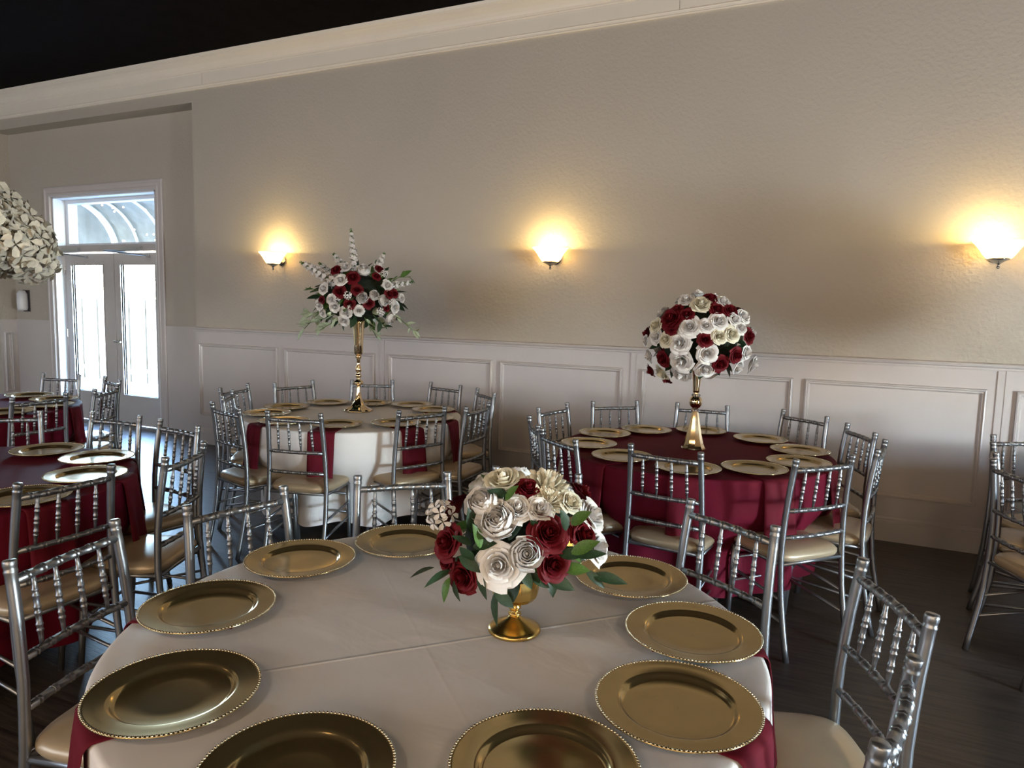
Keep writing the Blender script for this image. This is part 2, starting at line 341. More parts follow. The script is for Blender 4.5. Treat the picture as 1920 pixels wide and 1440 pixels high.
# ------------------------------------------------------------------ outside the doors
g = struct('ground', MB().box(-24, 12, YR + 0.12, 16, -0.2, -0.02), 'patio', label='pale concrete patio outside the doors')
fence = thing('board_fence', 'sunlit tan board fence outside the glazed double doors', 'fence', (0, 9.0, 0))
bd = flat(MB().box(-0.104, 0.104, 0, 0.03, -0.02, 1.55), 'board')
for i in range(40):
    obj('board', bd, 'fence', fence, loc=(-17.4 + i * 0.2285, (i % 2) * 0.012, 0.0))
for z in (0.35, 1.30): obj('fence_rail', flat(MB().box(-17.5, -8.4, 0.045, 0.09, z, z + 0.09), 'fence_rail'), 'fence', fence)
awn = thing('awning', 'grey canvas barrel awning on white ribs seen through the transom', 'awning', (0, 0, 0))
A0, AY, AZ, AH = 5.99, 0.66, 2.15, 0.68
nA = 14
arc = [(A0 + AY * math.sin(PI / 2 * k / nA), AZ + AH * math.cos(PI / 2 * k / nA)) for k in range(nA + 1)]
vs = []; fs = []
xs = [-9.32 + 0.05 * i for i in range(54)]
for j, (y, z) in enumerate(arc):
    for i, x in enumerate(xs):
        ph = (x + 9.2) / 0.46 * PI
        sag = 0.022 * abs(math.sin(ph)) + 0.010 * math.sin(j * 2.1 + x * 3)
        vs.append((x, y + 0.035 - sag * 0.5, z + 0.035 - sag))
n = len(xs)
for j in range(nA):
    for i in range(n - 1): fs.append((j * n + i, j * n + i + 1, j * n + n + i + 1, j * n + n + i))
obj('canvas', MB().add(vs, fs), 'canvas', awn)
vs = [(-9.33, A0, AZ - 0.0)] + [(-9.33, y, z) for y, z in arc]
obj('end_panel', flat(MB().add(vs, [tuple(range(len(vs)))]), 'end_panel'), 'canvas', awn)
for x in (-9.22, -8.80, -8.30, -7.82, -7.36, -6.9):
    obj('rib', MB().tube([(x, y, z) for y, z in arc], 0.020, 8, ref=(1, 0, 0)), 'white_paint', awn)
for z, y in ((AZ, A0 + AY),): obj('front_bar', MB().tube([(-9.32, y, z), (-6.7, y, z)], 0.018, 8), 'white_paint', awn)
random.seed(3)
for i in range(16):
    k = random.randint(2, 11); y, z = arc[k]
    obj('fairy_bulb', MB().lathe([(0.001, -0.012), (0.010, -0.006), (0.012, 0.002), (0.006, 0.012), (0.001, 0.014)], 8), 'fairy', awn, loc=(-9.1 + random.random() * 1.5, y - 0.03, z - 0.03))
def patio_chair(x, y, rz, label):
    t = thing('patio_chair', label, 'chair', (x, y, -0.02), rz, 'white chairs on the patio')
    obj('seat', flat(MB().box(-0.22, 0.22, -0.22, 0.22, 0.42, 0.45), 'seat'), 'white_paint', t)
    for sx in (-1, 1):
        obj('back_post', MB().tube([(sx * 0.2, 0.2, 0), (sx * 0.2, 0.2, 0.45), (sx * 0.2, 0.28, 0.92)], 0.018, 8), 'white_paint', t)
        obj('leg', MB().tube([(sx * 0.2, -0.2, 0), (sx * 0.2, -0.2, 0.43)], 0.018, 8), 'white_paint', t)
    obj('top_rail', flat(MB().box(-0.2, 0.2, 0.255, 0.285, 0.82, 0.93), 'top_rail'), 'white_paint', t)
    obj('back_slat', flat(MB().box(-0.2, 0.2, 0.23, 0.255, 0.60, 0.68), 'back_slat'), 'white_paint', t)
patio_chair(-11.55, 7.6, 2.6, 'white patio chair outside the left glazed door leaf')
patio_chair(-10.15, 7.5, 2.9, 'white patio chair outside the right glazed door leaf')

disp = thing('soap_dispenser', 'white wall dispenser beside the glazed double doors', 'dispenser', (-9.70, YR, 1.37))
bdm = MB(); 
prof = [(0.0, 0.0), (0.05, 0.005), (0.058, 0.03), (0.06, 0.12), (0.056, 0.22), (0.03, 0.26), (0.0, 0.262)]
obj('body', MB().lathe([(max(r, .001), z) for r, z in prof], 16, sx=1.0, sy=1.1, cy=-0.062), 'plastic', disp)
obj('back_plate', flat(MB().box(-0.075, 0.06, -0.012, 0, -0.01, 0.27), 'back_plate'), 'dark_plastic', disp)

# ------------------------------------------------------------------ sconces
def sconce(x, label):
    t = thing('wall_sconce', label, 'sconce', (x, YW, 1.87), 0, 'lit sconces on the back wall')
    obj('back_plate', MB().lathe([(0.001, 0), (0.05, 0), (0.055, 0.008), (0.05, 0.018), (0.001, 0.02)], 20).mesh('back_plate'), 'nickel', t, loc=(0, 0, 0.10), rot=(PI / 2, 0, 0))
    obj('arm', MB().tube([(0, -0.015, 0.10), (0, -0.06, 0.075), (0, -0.11, 0.055)], 0.008, 8), 'nickel', t)
    cy = -0.125
    pr = [(0.060, 0.060), (0.072, 0.066), (0.090, 0.090), (0.112, 0.125), (0.135, 0.155), (0.158, 0.176), (0.155, 0.178), (0.132, 0.158), (0.109, 0.128), (0.086, 0.092), (0.068, 0.069), (0.058, 0.064)]
    obj('lamp_shade', MB().lathe(pr, 36, sy=0.76, cy=cy), 'shade', t)
    fin = [(0.001, 0.0), (0.009, 0.004), (0.011, 0.012), (0.006, 0.020), (0.006, 0.026), (0.016, 0.034), (0.034, 0.046), (0.058, 0.056), (0.062, 0.064), (0.001, 0.066)]
    obj('finial', MB().lathe(fin, 20, cy=cy), 'nickel', t)
    obj('bulb', MB().lathe([(0.001, 0.075), (0.015, 0.08), (0.022, 0.10), (0.032, 0.125), (0.034, 0.145), (0.024, 0.165), (0.001, 0.172)], 16, cx=-0.045, cy=cy), 'bulb', t)
    l = light('sconce_light', 'POINT', (x - 0.04, YW + cy - 0.01, 1.87 + 0.168), 15.5, (1.0, 0.69, 0.24), shadow_soft_size=0.028)
    return t
for x, lb in ((-5.14, 'lit glass wall sconce left of the tall spiky bouquet'), (-2.19, 'lit glass wall sconce between the two tall bouquets'), (0.845, 'lit glass wall sconce at the right edge of the picture'), (3.9, 'lit glass wall sconce beyond the right edge')):
    sconce(x, lb)

# ------------------------------------------------------------------ chiavari chair
def ringed(p0, p1, r, rings, bow=0.0, rr=1.16, n=8, w=0.0035, gap=0.006, taper=None):
    p0, p1 = Vector(p0), Vector(p1); Lg = (p1 - p0).length
    ts = {0.0: r, 1.0: r}
    for k in range(1, 8): ts[k / 8 + 0.0001] = r
    for t in rings:
        for o in (-gap, gap):
            c = t + o / Lg
            ts[c - 0.75 * w / Lg] = r; ts[c - 0.35 * w / Lg] = r * rr; ts[c + 0.35 * w / Lg] = r * rr; ts[c + 0.75 * w / Lg] = r
    kk = sorted(ts)
    pts = []; rad = []
    for t in kk:
        p = p0.lerp(p1, t); p.y -= bow * math.sin(PI * t); pts.append(p)
        rad.append(ts[t] * (1 if not taper else (taper + (1 - taper) * min(1, 4 * min(t, 1 - t)))))
    return MB().tube(pts, rad, n).mesh('rail')
def make_chair():
    t = thing('chiavari_chair', 'silver chiavari chair', 'chair')
    def px(z):      # lateral post offset
        return 0.185 - 0.017 * max(0.0, (z - 0.45) / 0.47)
    def py(z):
        pts = [(0, -0.035), (0.12, -0.008), (0.28, 0.022), (0.45, 0.036), (0.60, 0.036), (0.75, 0.024), (0.92, 0.0)]
        for (a, ya), (b_, yb) in zip(pts, pts[1:]):
            if z <= b_: return ya + (yb - ya) * (z - a) / (b_ - a)
        return 0.0
    for sx in (-1, 1):
        zs = [(0, .0135), (0.06, .0135), (0.14, .0135), (0.22, .0135), (0.30, .0135), (0.38, .0135), (0.46, .0135), (0.54, .0135), (0.62, .0138), (0.70, .014), (0.78, .0142), (0.86, .0144), (0.886, .0144), (0.889, .0156), (0.893, .0156), (0.896, .0144), (0.902, .0144), (0.905, .0158), (0.916, .0158), (0.920, .0140)]
        obj('back_post', MB().tube([(sx * px(z), py(z), z) for z, r in zs], [r for z, r in zs], 10, ref=(0, 1, 0)), 'silver', t)
        obj('leg', MB().tube([(sx * 0.175, 0.375, 0), (sx * 0.178, 0.365, 0.15), (sx * 0.180, 0.355, 0.30), (sx * 0.180, 0.350, 0.425)], [0.0115, 0.0125, 0.0125, 0.0125], 10, ref=(0, 1, 0)), 'silver', t)
    rings = [0.12, 0.27, 0.42, 0.58, 0.73, 0.88]
    def rail(name, z, r, bow): obj(name, ringed((-px(z), py(z), z), (px(z), py(z), z), r, rings, bow), 'silver', t)
    rail('top_rail', 0.866, 0.0118, 0.012); rail('middle_rail', 0.676, 0.0105, 0.014); rail('lower_rail', 0.552, 0.0105, 0.014)
    for k in range(4):
        u = (k + 1) / 5 + (k - 1.5) * 0.006; bw = math.sin(PI * u)
        x1 = (2 * u - 1) * px(0.866); x0 = (2 * u - 1) * px(0.676)
        obj('spindle', ringed((x0, py(0.676) - 0.014 * bw, 0.68), (x1, py(0.866) - 0.012 * bw, 0.862), 0.0072, [0.26, 0.5, 0.74], 0, 1.25, 8, w=0.006, gap=0.0075, taper=0.66), 'silver', t)
    sf = MB().tube([(-0.18, 0.035, 0.428), (0.18, 0.035, 0.428)], 0.010, 8).tube([(-0.18, 0.35, 0.428), (0.18, 0.35, 0.428)], 0.010, 8)
    for sx in (-1, 1): sf.tube([(sx * 0.182, 0.035, 0.428), (sx * 0.18, 0.35, 0.428)], 0.010, 8)
    obj('seat_frame', sf, 'silver', t)
    for sx in (-1, 1):
        obj('stretcher', MB().tube([(sx * 0.183, 0.018, 0.265), (sx * 0.180, 0.357, 0.305)], 0.0072, 8), 'silver', t)
        obj('stretcher', MB().tube([(sx * 0.184, 0.0, 0.165), (sx * 0.178, 0.364, 0.205)], 0.0072, 8), 'silver', t)
    obj('stretcher', MB().tube([(-0.18, 0.353, 0.355), (0.18, 0.353, 0.355)], 0.0072, 8), 'silver', t)
    obj('stretcher', MB().tube([(-0.179, 0.360, 0.235), (0.179, 0.360, 0.235)], 0.0072, 8), 'silver', t)
    # cushion: rounded square, domed, thick
    vs = []; fs = []; nn = 40
    def ring(h, s, z):
        for k in range(nn):
            a = 2 * PI * k / nn; ca, sa = math.cos(a), math.sin(a); e = 0.42
            x = math.copysign(abs(ca) ** e, ca); y = math.copysign(abs(sa) ** e, sa)
            wx = 0.192 + 0.006 * y; vs.append((x * wx * s, 0.205 + y * 0.178 * s, z))
    prof = [(0, .94, .430), (0, 1.0, .437), (0, 1.035, .450), (0, 1.03, .463), (0, .97, .476), (0, .86, .483), (0, .62, .489), (0, .32, .492)]
    for h, s, z in prof: ring(h, s, z)
    vs.append((0, 0.205, 0.4925))
    for i in range(len(prof) - 1):
        for k in range(nn): fs.append((i * nn + k, i * nn + (k + 1) % nn, (i + 1) * nn + (k + 1) % nn, (i + 1) * nn + k))
    c0 = len(vs) - 1; o0 = (len(prof) - 1) * nn
    for k in range(nn): fs.append((o0 + k, o0 + (k + 1) % nn, c0))
    fs.append(tuple(range(nn - 1, -1, -1)))
    obj('seat_cushion', MB().add(vs, fs), 'seat', t)
    return t
chair0 = make_chair(); used = [False]
def place_chair(x, y, th, label, group):
    if not used[0]: c = chair0; used[0] = True
    else: c = copy_tree(chair0)
    c.location = (x, y, 0); c.rotation_euler = (0, 0, math.radians(th + 90)); c['label'] = label; c['group'] = group
CH = 'silver chiavari chair '
CHAIRS = {
 'chairs around the near white table': [
  (-1.811, 1.129, -166, 'with four spindles, nearest the left edge at the front white table'),
  (-1.758, 1.658, 166, 'at the front white table, second from the left'),
  (-1.467, 2.184, 131, 'behind the plate left of the front bouquet'),
  (-1.056, 2.500, 98, 'mostly hidden behind the low front bouquet'),
  (-0.289, 2.287, 58, 'behind the plate right of the front bouquet'),
  (0.148, 1.851, 22, 'right of the front white table, farther of the two'),
  (0.125, 1.291, -12, 'at the bottom right corner, partly out of the picture')],
 'chairs around the burgundy table by the wall': [
  (-1.717, 4.313, 168, 'at the far left side of the burgundy vase table'),
  (-1.431, 4.773, 131, 'against the wall, left of the rose ball vase'),
  (-0.863, 4.973, 98, 'against the wall, directly behind the rose ball vase'),
  (-0.198, 4.929, 54, 'against the wall, right of the rose ball vase'),
  (0.124, 4.455, 24, 'at the far right side of the burgundy vase table'),
  (0.208, 3.926, -8, 'seen edge-on at the right side of the burgundy vase table'),
  (-0.040, 3.415, -42, 'in front of the burgundy vase table, right one'),
  (-0.719, 3.228, -96, 'in front of the burgundy vase table, below the vase'),
  (-1.287, 3.310, -128, 'at the near left of the burgundy vase table, above the front bouquet'),
  (-1.571, 3.648, -148, 'at the left of the burgundy vase table, its back seen edge-on')],
 'chairs around the back white table': [
  (-4.142, 3.890, -168, 'at the left of the back white table, seen through another'),
  (-4.011, 4.385, 162, 'behind the back white table, left of its vase'),
  (-3.597, 4.876, 122, 'directly behind the vase of the back white table'),
  (-2.955, 5.010, 77, 'behind the back white table, right of its vase'),
  (-2.462, 4.783, 50, 'at the far right of the back white table'),
  (-2.150, 4.070, 2, 'at the right side of the back white table'),
  (-2.335, 3.682, -24, 'in front of the back white table, right one'),
  (-2.869, 3.134, -76, 'in front of the back white table, left one'),
  (-3.393, 3.114, -106, 'at the near left corner of the back white table'),
  (-3.856, 3.558, -143, 'at the left of the back white table, half behind another')],
 'chairs around the left burgundy table': [
  (-4.150, 2.280, 136, 'behind the left burgundy table, at the left edge'),
  (-3.610, 2.551, 97, 'behind the left burgundy table, in front of the glazed doors'),
  (-3.097, 2.537, 82, 'behind the left burgundy table, beside the bright floor reflection'),
  (-2.501, 2.080, 24, 'at the right side of the left burgundy table, curved back'),
  (-2.490, 1.567, 0, 'in front of the left burgundy table with four plates')],
 'chairs around the far left burgundy table': [
  (-5.875, 3.681, 106, 'farthest left, below the left glazed door leaf'),
  (-5.286, 3.719, 72, 'below the middle of the glazed double doors'),
  (-4.800, 3.330, 30, 'at the right end of the far burgundy table'),
  (-4.680, 2.790, 0, 'in front of the far left burgundy table')],
 'chairs around the table at the right edge': [
  (0.930, 4.710, 120, 'at the right edge, nearest the wall'),
  (0.717, 4.170, 173, 'at the right edge, back seen edge-on, middle of three'),
  (0.727, 3.650, 206, 'at the right edge, nearest of three')]}
for g_, L_ in CHAIRS.items():
    for x, y, th, lb in L_: place_chair(x, y, th, CH + lb, g_)

# ------------------------------------------------------------------ tablecloths, chargers, napkins
TZ = 0.762
def cloth(name, cx, cy, th0, m, label, group, seed, R=0.764, hem=0.14):
    rnd = random.Random(seed); ns = 180
    ph = [rnd.random() * 6.28 for _ in range(6)]
    rings = []
    for r in (0.001, 0.12, 0.25, 0.38, 0.5, 0.6, 0.68, 0.73, 0.752): rings.append((r, TZ, 0))
    for a in (25, 50, 75, 90): rings.append((0.752 + 0.012 * math.sin(math.radians(a)), TZ - 0.012 + 0.012 * math.cos(math.radians(a)), 0.02))
    for k in range(1, 19):
        u = k / 18; rings.append((R, TZ - 0.012 - u * (TZ - 0.012 - hem), u))
    vs = []; fs = []
    for (r, z, u) in rings:
        for k in range(ns):
            a = 2 * PI * k / ns; rr = r; zz = z
            if u > 0:
                f = math.sin(10 * a + ph[0] + 0.8 * math.sin(3 * a + ph[1])) * 0.55 + math.sin(17 * a + ph[2] + 1.1 * math.sin(2 * a + ph[3])) * 0.35 + math.sin(27 * a + ph[4]) * 0.18
                am = 0.026 * min(1, u * 1.6)
                push = max(0.0, min(1.0, (0.60 - z) / 0.26)); push = push * push * (3 - 2 * push)
                ca = 0.5 + 0.5 * math.cos(10 * (a - math.radians(th0)))
                rr = r + am * (f + 0.25) + 0.010 * u - push * (0.105 + 0.075 * ca)
                if u > 0.93: zz = z + 0.012 * math.sin(9 * a + ph[5]) + 0.01 * f
            vs.append((rr * math.cos(a), rr * math.sin(a), zz))
    for i in range(len(rings) - 1):
        for k in range(ns):
            k2 = (k + 1) % ns; fs.append((i * ns + k, i * ns + k2, (i + 1) * ns + k2, (i + 1) * ns + k))
    o = obj(name, MB().add(vs, fs), m, loc=(cx, cy, 0)); tag(o, label, 'tablecloth', group); return o
TB = {'T1': (-0.849, 1.444), 'T2': (-3.159, 4.074), 'T3': (-0.749, 4.102), 'L1': (-3.446, 1.602), 'L2': (-5.65, 2.79), 'T4': (1.62, 4.03)}
cloth('tablecloth', *TB['T1'], 22, 'creased', 'creased white tablecloth on the near round table', 'round tablecloths', 1)
cloth('tablecloth', *TB['T2'], 10, 'linen', 'white tablecloth on the back round table with folds', 'round tablecloths', 2)
cloth('tablecloth', *TB['T3'], 22, 'burgundy', 'burgundy tablecloth under the rose ball centrepiece', 'round tablecloths', 3)
cloth('tablecloth', *TB['L1'], 0, 'burgundy', 'burgundy tablecloth on the left table, beside the bright floor', 'round tablecloths', 4)
cloth('tablecloth', *TB['L2'], 34, 'burgundy', 'burgundy tablecloth on the far left table near the doors', 'round tablecloths', 5)
cloth('tablecloth', *TB['T4'], 29, 'burgundy', 'burgundy tablecloth just showing at the right edge', 'round tablecloths', 6)

pl = [(0.001, 0.0045), (0.06, 0.0045), (0.103, 0.0045), (0.108, 0.006), (0.112, 0.011), (0.116, 0.0145), (0.121, 0.0155), (0.140, 0.0172), (0.155, 0.0190), (0.1585, 0.0195), (0.161, 0.0190), (0.163, 0.0170), (0.160, 0.0155), (0.140, 0.0130), (0.118, 0.0090), (0.108, 0.0015), (0.105, 0.0), (0.001, 0.0)]
plate_me = MB().lathe(pl, 72).mesh('plate'); plate_me.materials.append(M['gold'])
bm_ = MB(); NB = 132
for k in range(NB):
    a = 2 * PI * k / NB; cx, cy, r = 0.1605 * math.cos(a), 0.1605 * math.sin(a), 0.0034
    bm_.add([(cx + r, cy, .0195), (cx, cy + r, .0195), (cx - r, cy, .0195), (cx, cy - r, .0195), (cx, cy, .0195 + r), (cx, cy, .0195 - r)],
            [(0, 1, 4), (1, 2, 4), (2, 3, 4), (3, 0, 4), (1, 0, 5), (2, 1, 5), (3, 2, 5), (0, 3, 5)])
M['bead'] = mat('pale_gold_beads', (0.66, 0.58, 0.42), 0.22, 0.9, var=0.04)
bead_me = bm_.mesh('beaded_rim'); bead_me.materials.append(M['bead'])
NAP = 0.0018
def charger(x, y, label, group):
    t = thing('charger_plate', label, 'plate', (x, y, TZ + NAP + 0.0008), random.random() * 6, group)
    obj('plate', plate_me, None, t); r = obj('beaded_rim', bead_me, None, t); r['kind'] = 'stuff'
GP = 'gold beaded charger plate '
PL = {
 ('T1', 'chargers on the near white table'): [
  (-1.41, 1.229, 'at the left edge of the front white table, second up'),
  (-1.151, 0.916, 'largest at the bottom left of the front white table'),
  (-0.770, 0.840, 'cut off by the bottom edge, left one'),
  (-0.410, 1.040, 'cut off by the bottom edge, right one'),
  (-0.249, 1.337, 'largest whole one at the right of the front white table'),
  (-0.285, 1.674, 'right of the gold goblet on the front table'),
  (-0.517, 1.947, 'just right of the low bouquet, under its leaves'),
  (-0.900, 2.045, 'hidden behind the low front bouquet'),
  (-1.259, 1.890, 'just left of the low front bouquet'),
  (-1.444, 1.602, 'at the far left of the front white table, mirroring a post')],
 ('T2', 'chargers on the back white table'): [
  (-3.738, 4.008, 'back white table, far left, second from the front'), (-3.653, 4.375, 'back white table, left of the vase at the rear'), (-3.362, 4.542, 'back white table, directly behind the vase'),
  (-3.046, 4.648, 'back white table, right of the vase at the rear'), (-2.765, 4.511, 'back white table, far right rear'), (-2.566, 4.151, 'back white table, right edge behind a chair post'),
  (-2.642, 3.843, 'back white table, front right behind a chair'), (-2.931, 3.598, 'back white table, front centre above a napkin'), (-3.294, 3.507, 'back white table, front left behind a chair back'), (-3.632, 3.703, 'back white table, leftmost')],
 ('T3', 'chargers on the burgundy table by the wall'): [
  (-1.33, 4.239, 'burgundy vase table, rear left'), (-1.134, 4.52, 'burgundy vase table, rear, just left of the vase'), (-0.813, 4.695, 'burgundy vase table, right behind the vase'),
  (-0.429, 4.583, 'burgundy vase table, rear right'), (-0.186, 4.313, 'burgundy vase table, rightmost, upper'), (-0.173, 3.958, 'burgundy vase table, rightmost, lower'),
  (-0.365, 3.679, 'burgundy vase table, front right, fully visible'), (-0.662, 3.508, 'burgundy vase table, front, behind a chair back'), (-1.033, 3.611, 'burgundy vase table, front left'), (-1.304, 3.855, 'burgundy vase table, leftmost')],
 ('L1', 'chargers on the left burgundy table'): [
  (-3.618, 2.181, 'left burgundy table, rear'), (-3.25, 2.194, 'left burgundy table, mirroring the bright doors'), (-2.967, 1.949, 'left burgundy table, right, shining'), (-2.83, 1.609, 'left burgundy table, front behind a chair back'), (-3.98, 1.87, 'left burgundy table, cut off by the left edge')],
 ('L2', 'chargers on the far left burgundy table'): [
  (-5.43, 3.343, 'far left burgundy table, rear right'), (-5.167, 3.137, 'far left burgundy table, right'), (-5.79, 3.37, 'far left burgundy table, rear left'), (-5.06, 2.79, 'far left burgundy table, front, behind chair posts')]}
for (tb, grp), L_ in PL.items():
    for x, y, lb in L_: charger(x, y, GP + 'on ' + lb if lb[:4] in ('back', 'burg', 'left', 'far ') else GP + lb, grp)

def napkin_mesh(seed, wd=0.17, hang=0.29):
    rnd = random.Random(seed); nx = 12
    path = [(0.50, TZ + 0.0012), (0.60, TZ + 0.0012), (0.70, TZ + 0.0014), (0.74, TZ + 0.002)]
    for a in (20, 45, 70, 90): path.append((0.752 + 0.024 * math.sin(math.radians(a)), TZ - 0.020 + 0.0225 * math.cos(math.radians(a))))
    nh = 10
    for k in range(1, nh + 1): path.append((0.778 + 0.030 * (k / nh), TZ - 0.02 - hang * k / nh))
    p1, p2 = rnd.random() * 6, rnd.random() * 6
    vs = []; fs = []
    for j, (r, z) in enumerate(path):
        hg = max(0, (j - 7) / nh)
        for i in range(nx + 1):
            u = i / nx - 0.5
            x = u * wd * (1 - 0.06 * hg * math.sin(p1)); sag = (r - math.sqrt(max(0.01, r * r - x * x))) if j > 3 else 0
            vs.append((x, r - sag + hg * 0.010 * math.sin(u * 9 + p2) , z + hg * 0.008 * math.sin(u * 5 + p1)))
    n = nx + 1
    for j in range(len(path) - 1):
        for i in range(nx): fs.append((j * n + i, j * n + i + 1, (j + 1) * n + i + 1, (j + 1) * n + i))
    me = MB().add(vs, fs).mesh('napkin'); me.materials.append(M['napkin']); return me
NM = [napkin_mesh(s) for s in (1, 2, 3)]
def napkin(tb, x, y, label, k, dth=0):
    cx, cy = TB[tb]; th = math.atan2(y - cy, x - cx) + math.radians(dth)
    o = obj('napkin', NM[k % 3], None, loc=(cx, cy, 0), rot=(0, 0, th - PI / 2))
    md = o.modifiers.new('thick', 'SOLIDIFY'); md.thickness = 0.0014; md.offset = 1
    tag(o, label, 'napkin', 'burgundy napkins hanging under the chargers')
NP = [('T1', 0, 'left edge charger of the front white table'), ('T1', 1, 'bottom left charger of the front white table'), ('T1', 4, 'large right charger of the front white table'), ('T1', 5, 'charger right of the gold goblet'),
      ('T2', 9, 'leftmost charger of the back white table'), ('T2', 8, 'front left charger of the back white table'), ('T2', 7, 'front centre charger of the back white table'), ('T2', 6, 'front right charger of the back white table'), ('T2', 5, 'right edge charger of the back white table'), ('T2', 4, 'far right charger of the back white table'),
      ('T3', 9, 'leftmost charger of the burgundy vase table'), ('T3', 8, 'front left charger of the burgundy vase table'), ('T3', 7, 'front charger of the burgundy vase table behind a chair'), ('T3', 6, 'front right charger of the burgundy vase table'), ('T3', 5, 'rightmost lower charger of the burgundy vase table'),
      ('L1', 2, 'shining right charger of the left burgundy table'), ('L1', 3, 'front charger of the left burgundy table'), ('L1', 1, 'mirroring charger of the left burgundy table'),
      ('L2', 1, 'right charger of the far left burgundy table')]
keyof = {k[0]: k for k in PL}
for k, (tb, i, lb) in enumerate(NP):
    x, y, _ = PL[keyof[tb]][i]
    if (tb, i) == ('T2', 9): continue
    napkin(tb, x, y, 'burgundy napkin hanging below the ' + lb, k, dth={('T2', 8): -4, ('T2', 7): -3}.get((tb, i), 0))

# ------------------------------------------------------------------ flowers
def petal(mb, rad, hgt, az, curl, wd, point=0.0, nx=5, ny=6, rnd=random, jit=0.0):
    # one petal of a bowl-shaped whorl: rises from the centre, vertical at the rim; curl > 0 flares the lip out, < 0 closes it in
    vs = []; fs = []; ja = (rnd.random() - .5) * jit; ph = rnd.random() * 6
    for j in range(ny + 1):
        v = j / ny; a = PI / 2 * v
        lip = max(0.0, v - 0.55) / 0.45
        rr0 = rad * (math.sin(a) ** 0.8) + curl * rad * lip * lip
        zz0 = hgt * (1 - math.cos(a)) ** 0.75 - max(0, curl) * hgt * 1.3 * lip * lip
        half = wd * (0.55 + 0.45 * math.sin(PI * (0.1 + 0.72 * v))) * (1 - point * v ** 2)
        for i in range(nx + 1):
            u = (i / nx - 0.5) * 2
            an = az + ja + u * half
            rr = rr0 * (1 + 0.07 * u) + 0.035 * rad * math.sin(4 * u + ph) * lip
            vs.append((rr * math.cos(an), rr * math.sin(an), zz0 - 0.20 * hgt * u * u * v * v + 0.02 * hgt * math.sin(5 * u + ph) * lip))
    n = nx + 1
    for j in range(ny):
        for i in range(nx): fs.append((j * n + i, j * n + i + 1, (j + 1) * n + i + 1, (j + 1) * n + i))
    mb.add(vs, fs)
def layers(spec, seed):
    rnd = random.Random(seed); mb = MB()
    for (cnt, rad, hgt, curl, wd, pt) in spec:
        a0 = rnd.random() * 6.28
        for k in range(cnt): petal(mb, rad * (0.95 + 0.1 * rnd.random()), hgt * (0.95 + 0.1 * rnd.random()), a0 + 2 * PI * k / cnt, curl, wd, pt, rnd=rnd, jit=0.3)
    mb.lathe([(0.16, 0.0), (0.13, 0.5), (0.08, 0.72), (0.001, 0.80)], 8)
    return mb
ROSE_IN = [(2, 0.13, 1.0, -0.3, 1.9, 0), (3, 0.23, 1.0, -0.1, 1.35, 0), (3, 0.35, 0.97, 0.10, 1.3, 0), (4, 0.48, 0.92, 0.15, 1.05, 0), (5, 0.61, 0.83, 0.19, 0.9, 0)]
ROSE_OUT = [(5, 0.73, 0.72, 0.24, 0.85, 0), (6, 0.82, 0.54, 0.32, 0.75, 0)]
PEONY_IN = [(3, 0.22, 1.0, -0.3, 1.3, 0), (5, 0.40, 1.02, -0.25, 0.9, 0), (5, 0.56, 1.02, -0.25, 0.85, 0), (6, 0.72, 0.98, -0.25, 0.75, 0)]
PEONY_OUT = [(6, 0.88, 0.90, -0.22, 0.75, 0), (6, 0.98, 0.68, -0.02, 0.7, 0)]
DAHLIA = [(5, 0.22, 1.0, -0.1, 0.8, 0.4), (7, 0.42, 0.96, 0.06, 0.55, 0.55), (9, 0.62, 0.84, 0.12, 0.45, 0.6), (11, 0.82, 0.66, 0.18, 0.38, 0.6), (12, 0.95, 0.45, 0.2, 0.34, 0.6)]
FM = {}
def fmesh(kind, matn, var):
    k = (kind, matn, var)
    if k not in FM:
        sp = {'rose': ROSE_IN + ROSE_OUT, 'rose_in': ROSE_IN, 'peony': PEONY_IN + PEONY_OUT, 'peony_in': PEONY_IN, 'dahlia': DAHLIA}[kind]
        me = layers(sp, 11 + var * 7 + len(kind)).mesh(kind); me.materials.append(M[matn]); FM[k] = me
    return FM[k]
def petal_mesh(matn, ring, spec):
    k = ('petal', matn, ring, id(spec))
    if k not in FM:
        cnt, rad, hgt, curl, wd, pt = spec[ring]
        mb = MB(); petal(mb, rad, hgt, 0, curl, wd, pt, nx=6, ny=6)
        me = mb.mesh('petal'); me.materials.append(M[matn]); FM[k] = me
    return FM[k]
def floret_mesh(matn, n, seed, dome=1.0, fr=0.26):
    k = ('fl', matn, n, seed)
    if k not in FM:
        rnd = random.Random(seed); mb = MB()
        for i in range(n):
            z = 1 - 1.25 * (i + 0.5) / n; a = i * 2.39996; s = math.sqrt(max(0, 1 - z * z))
            nrm = Vector((s * math.cos(a), s * math.sin(a), z)); nrm.normalize()
            q = nrm.to_track_quat('Z', 'Y'); rr = fr * (0.85 + 0.3 * rnd.random()); tw = rnd.random() * 6
            c = nrm * (0.80 + 0.2 * rnd.random())
            for p_ in range(4):
                an = tw + p_ * PI / 2
                def P(r, da, h): return c + q @ Vector((r * rr * math.cos(an + da), r * rr * math.sin(an + da), h * rr))
                mb.add([P(0.05, 0, 0), P(0.6, -0.55, 0.16), P(1.0, -0.32, 0.22), P(1.1, 0, 0.16), P(1.0, 0.32, 0.22), P(0.6, 0.55, 0.16)], [(0, 1, 2, 3), (0, 3, 4, 5)])
        me = mb.mesh('florets'); me.materials.append(M[matn]); FM[k] = me
    return FM[k]
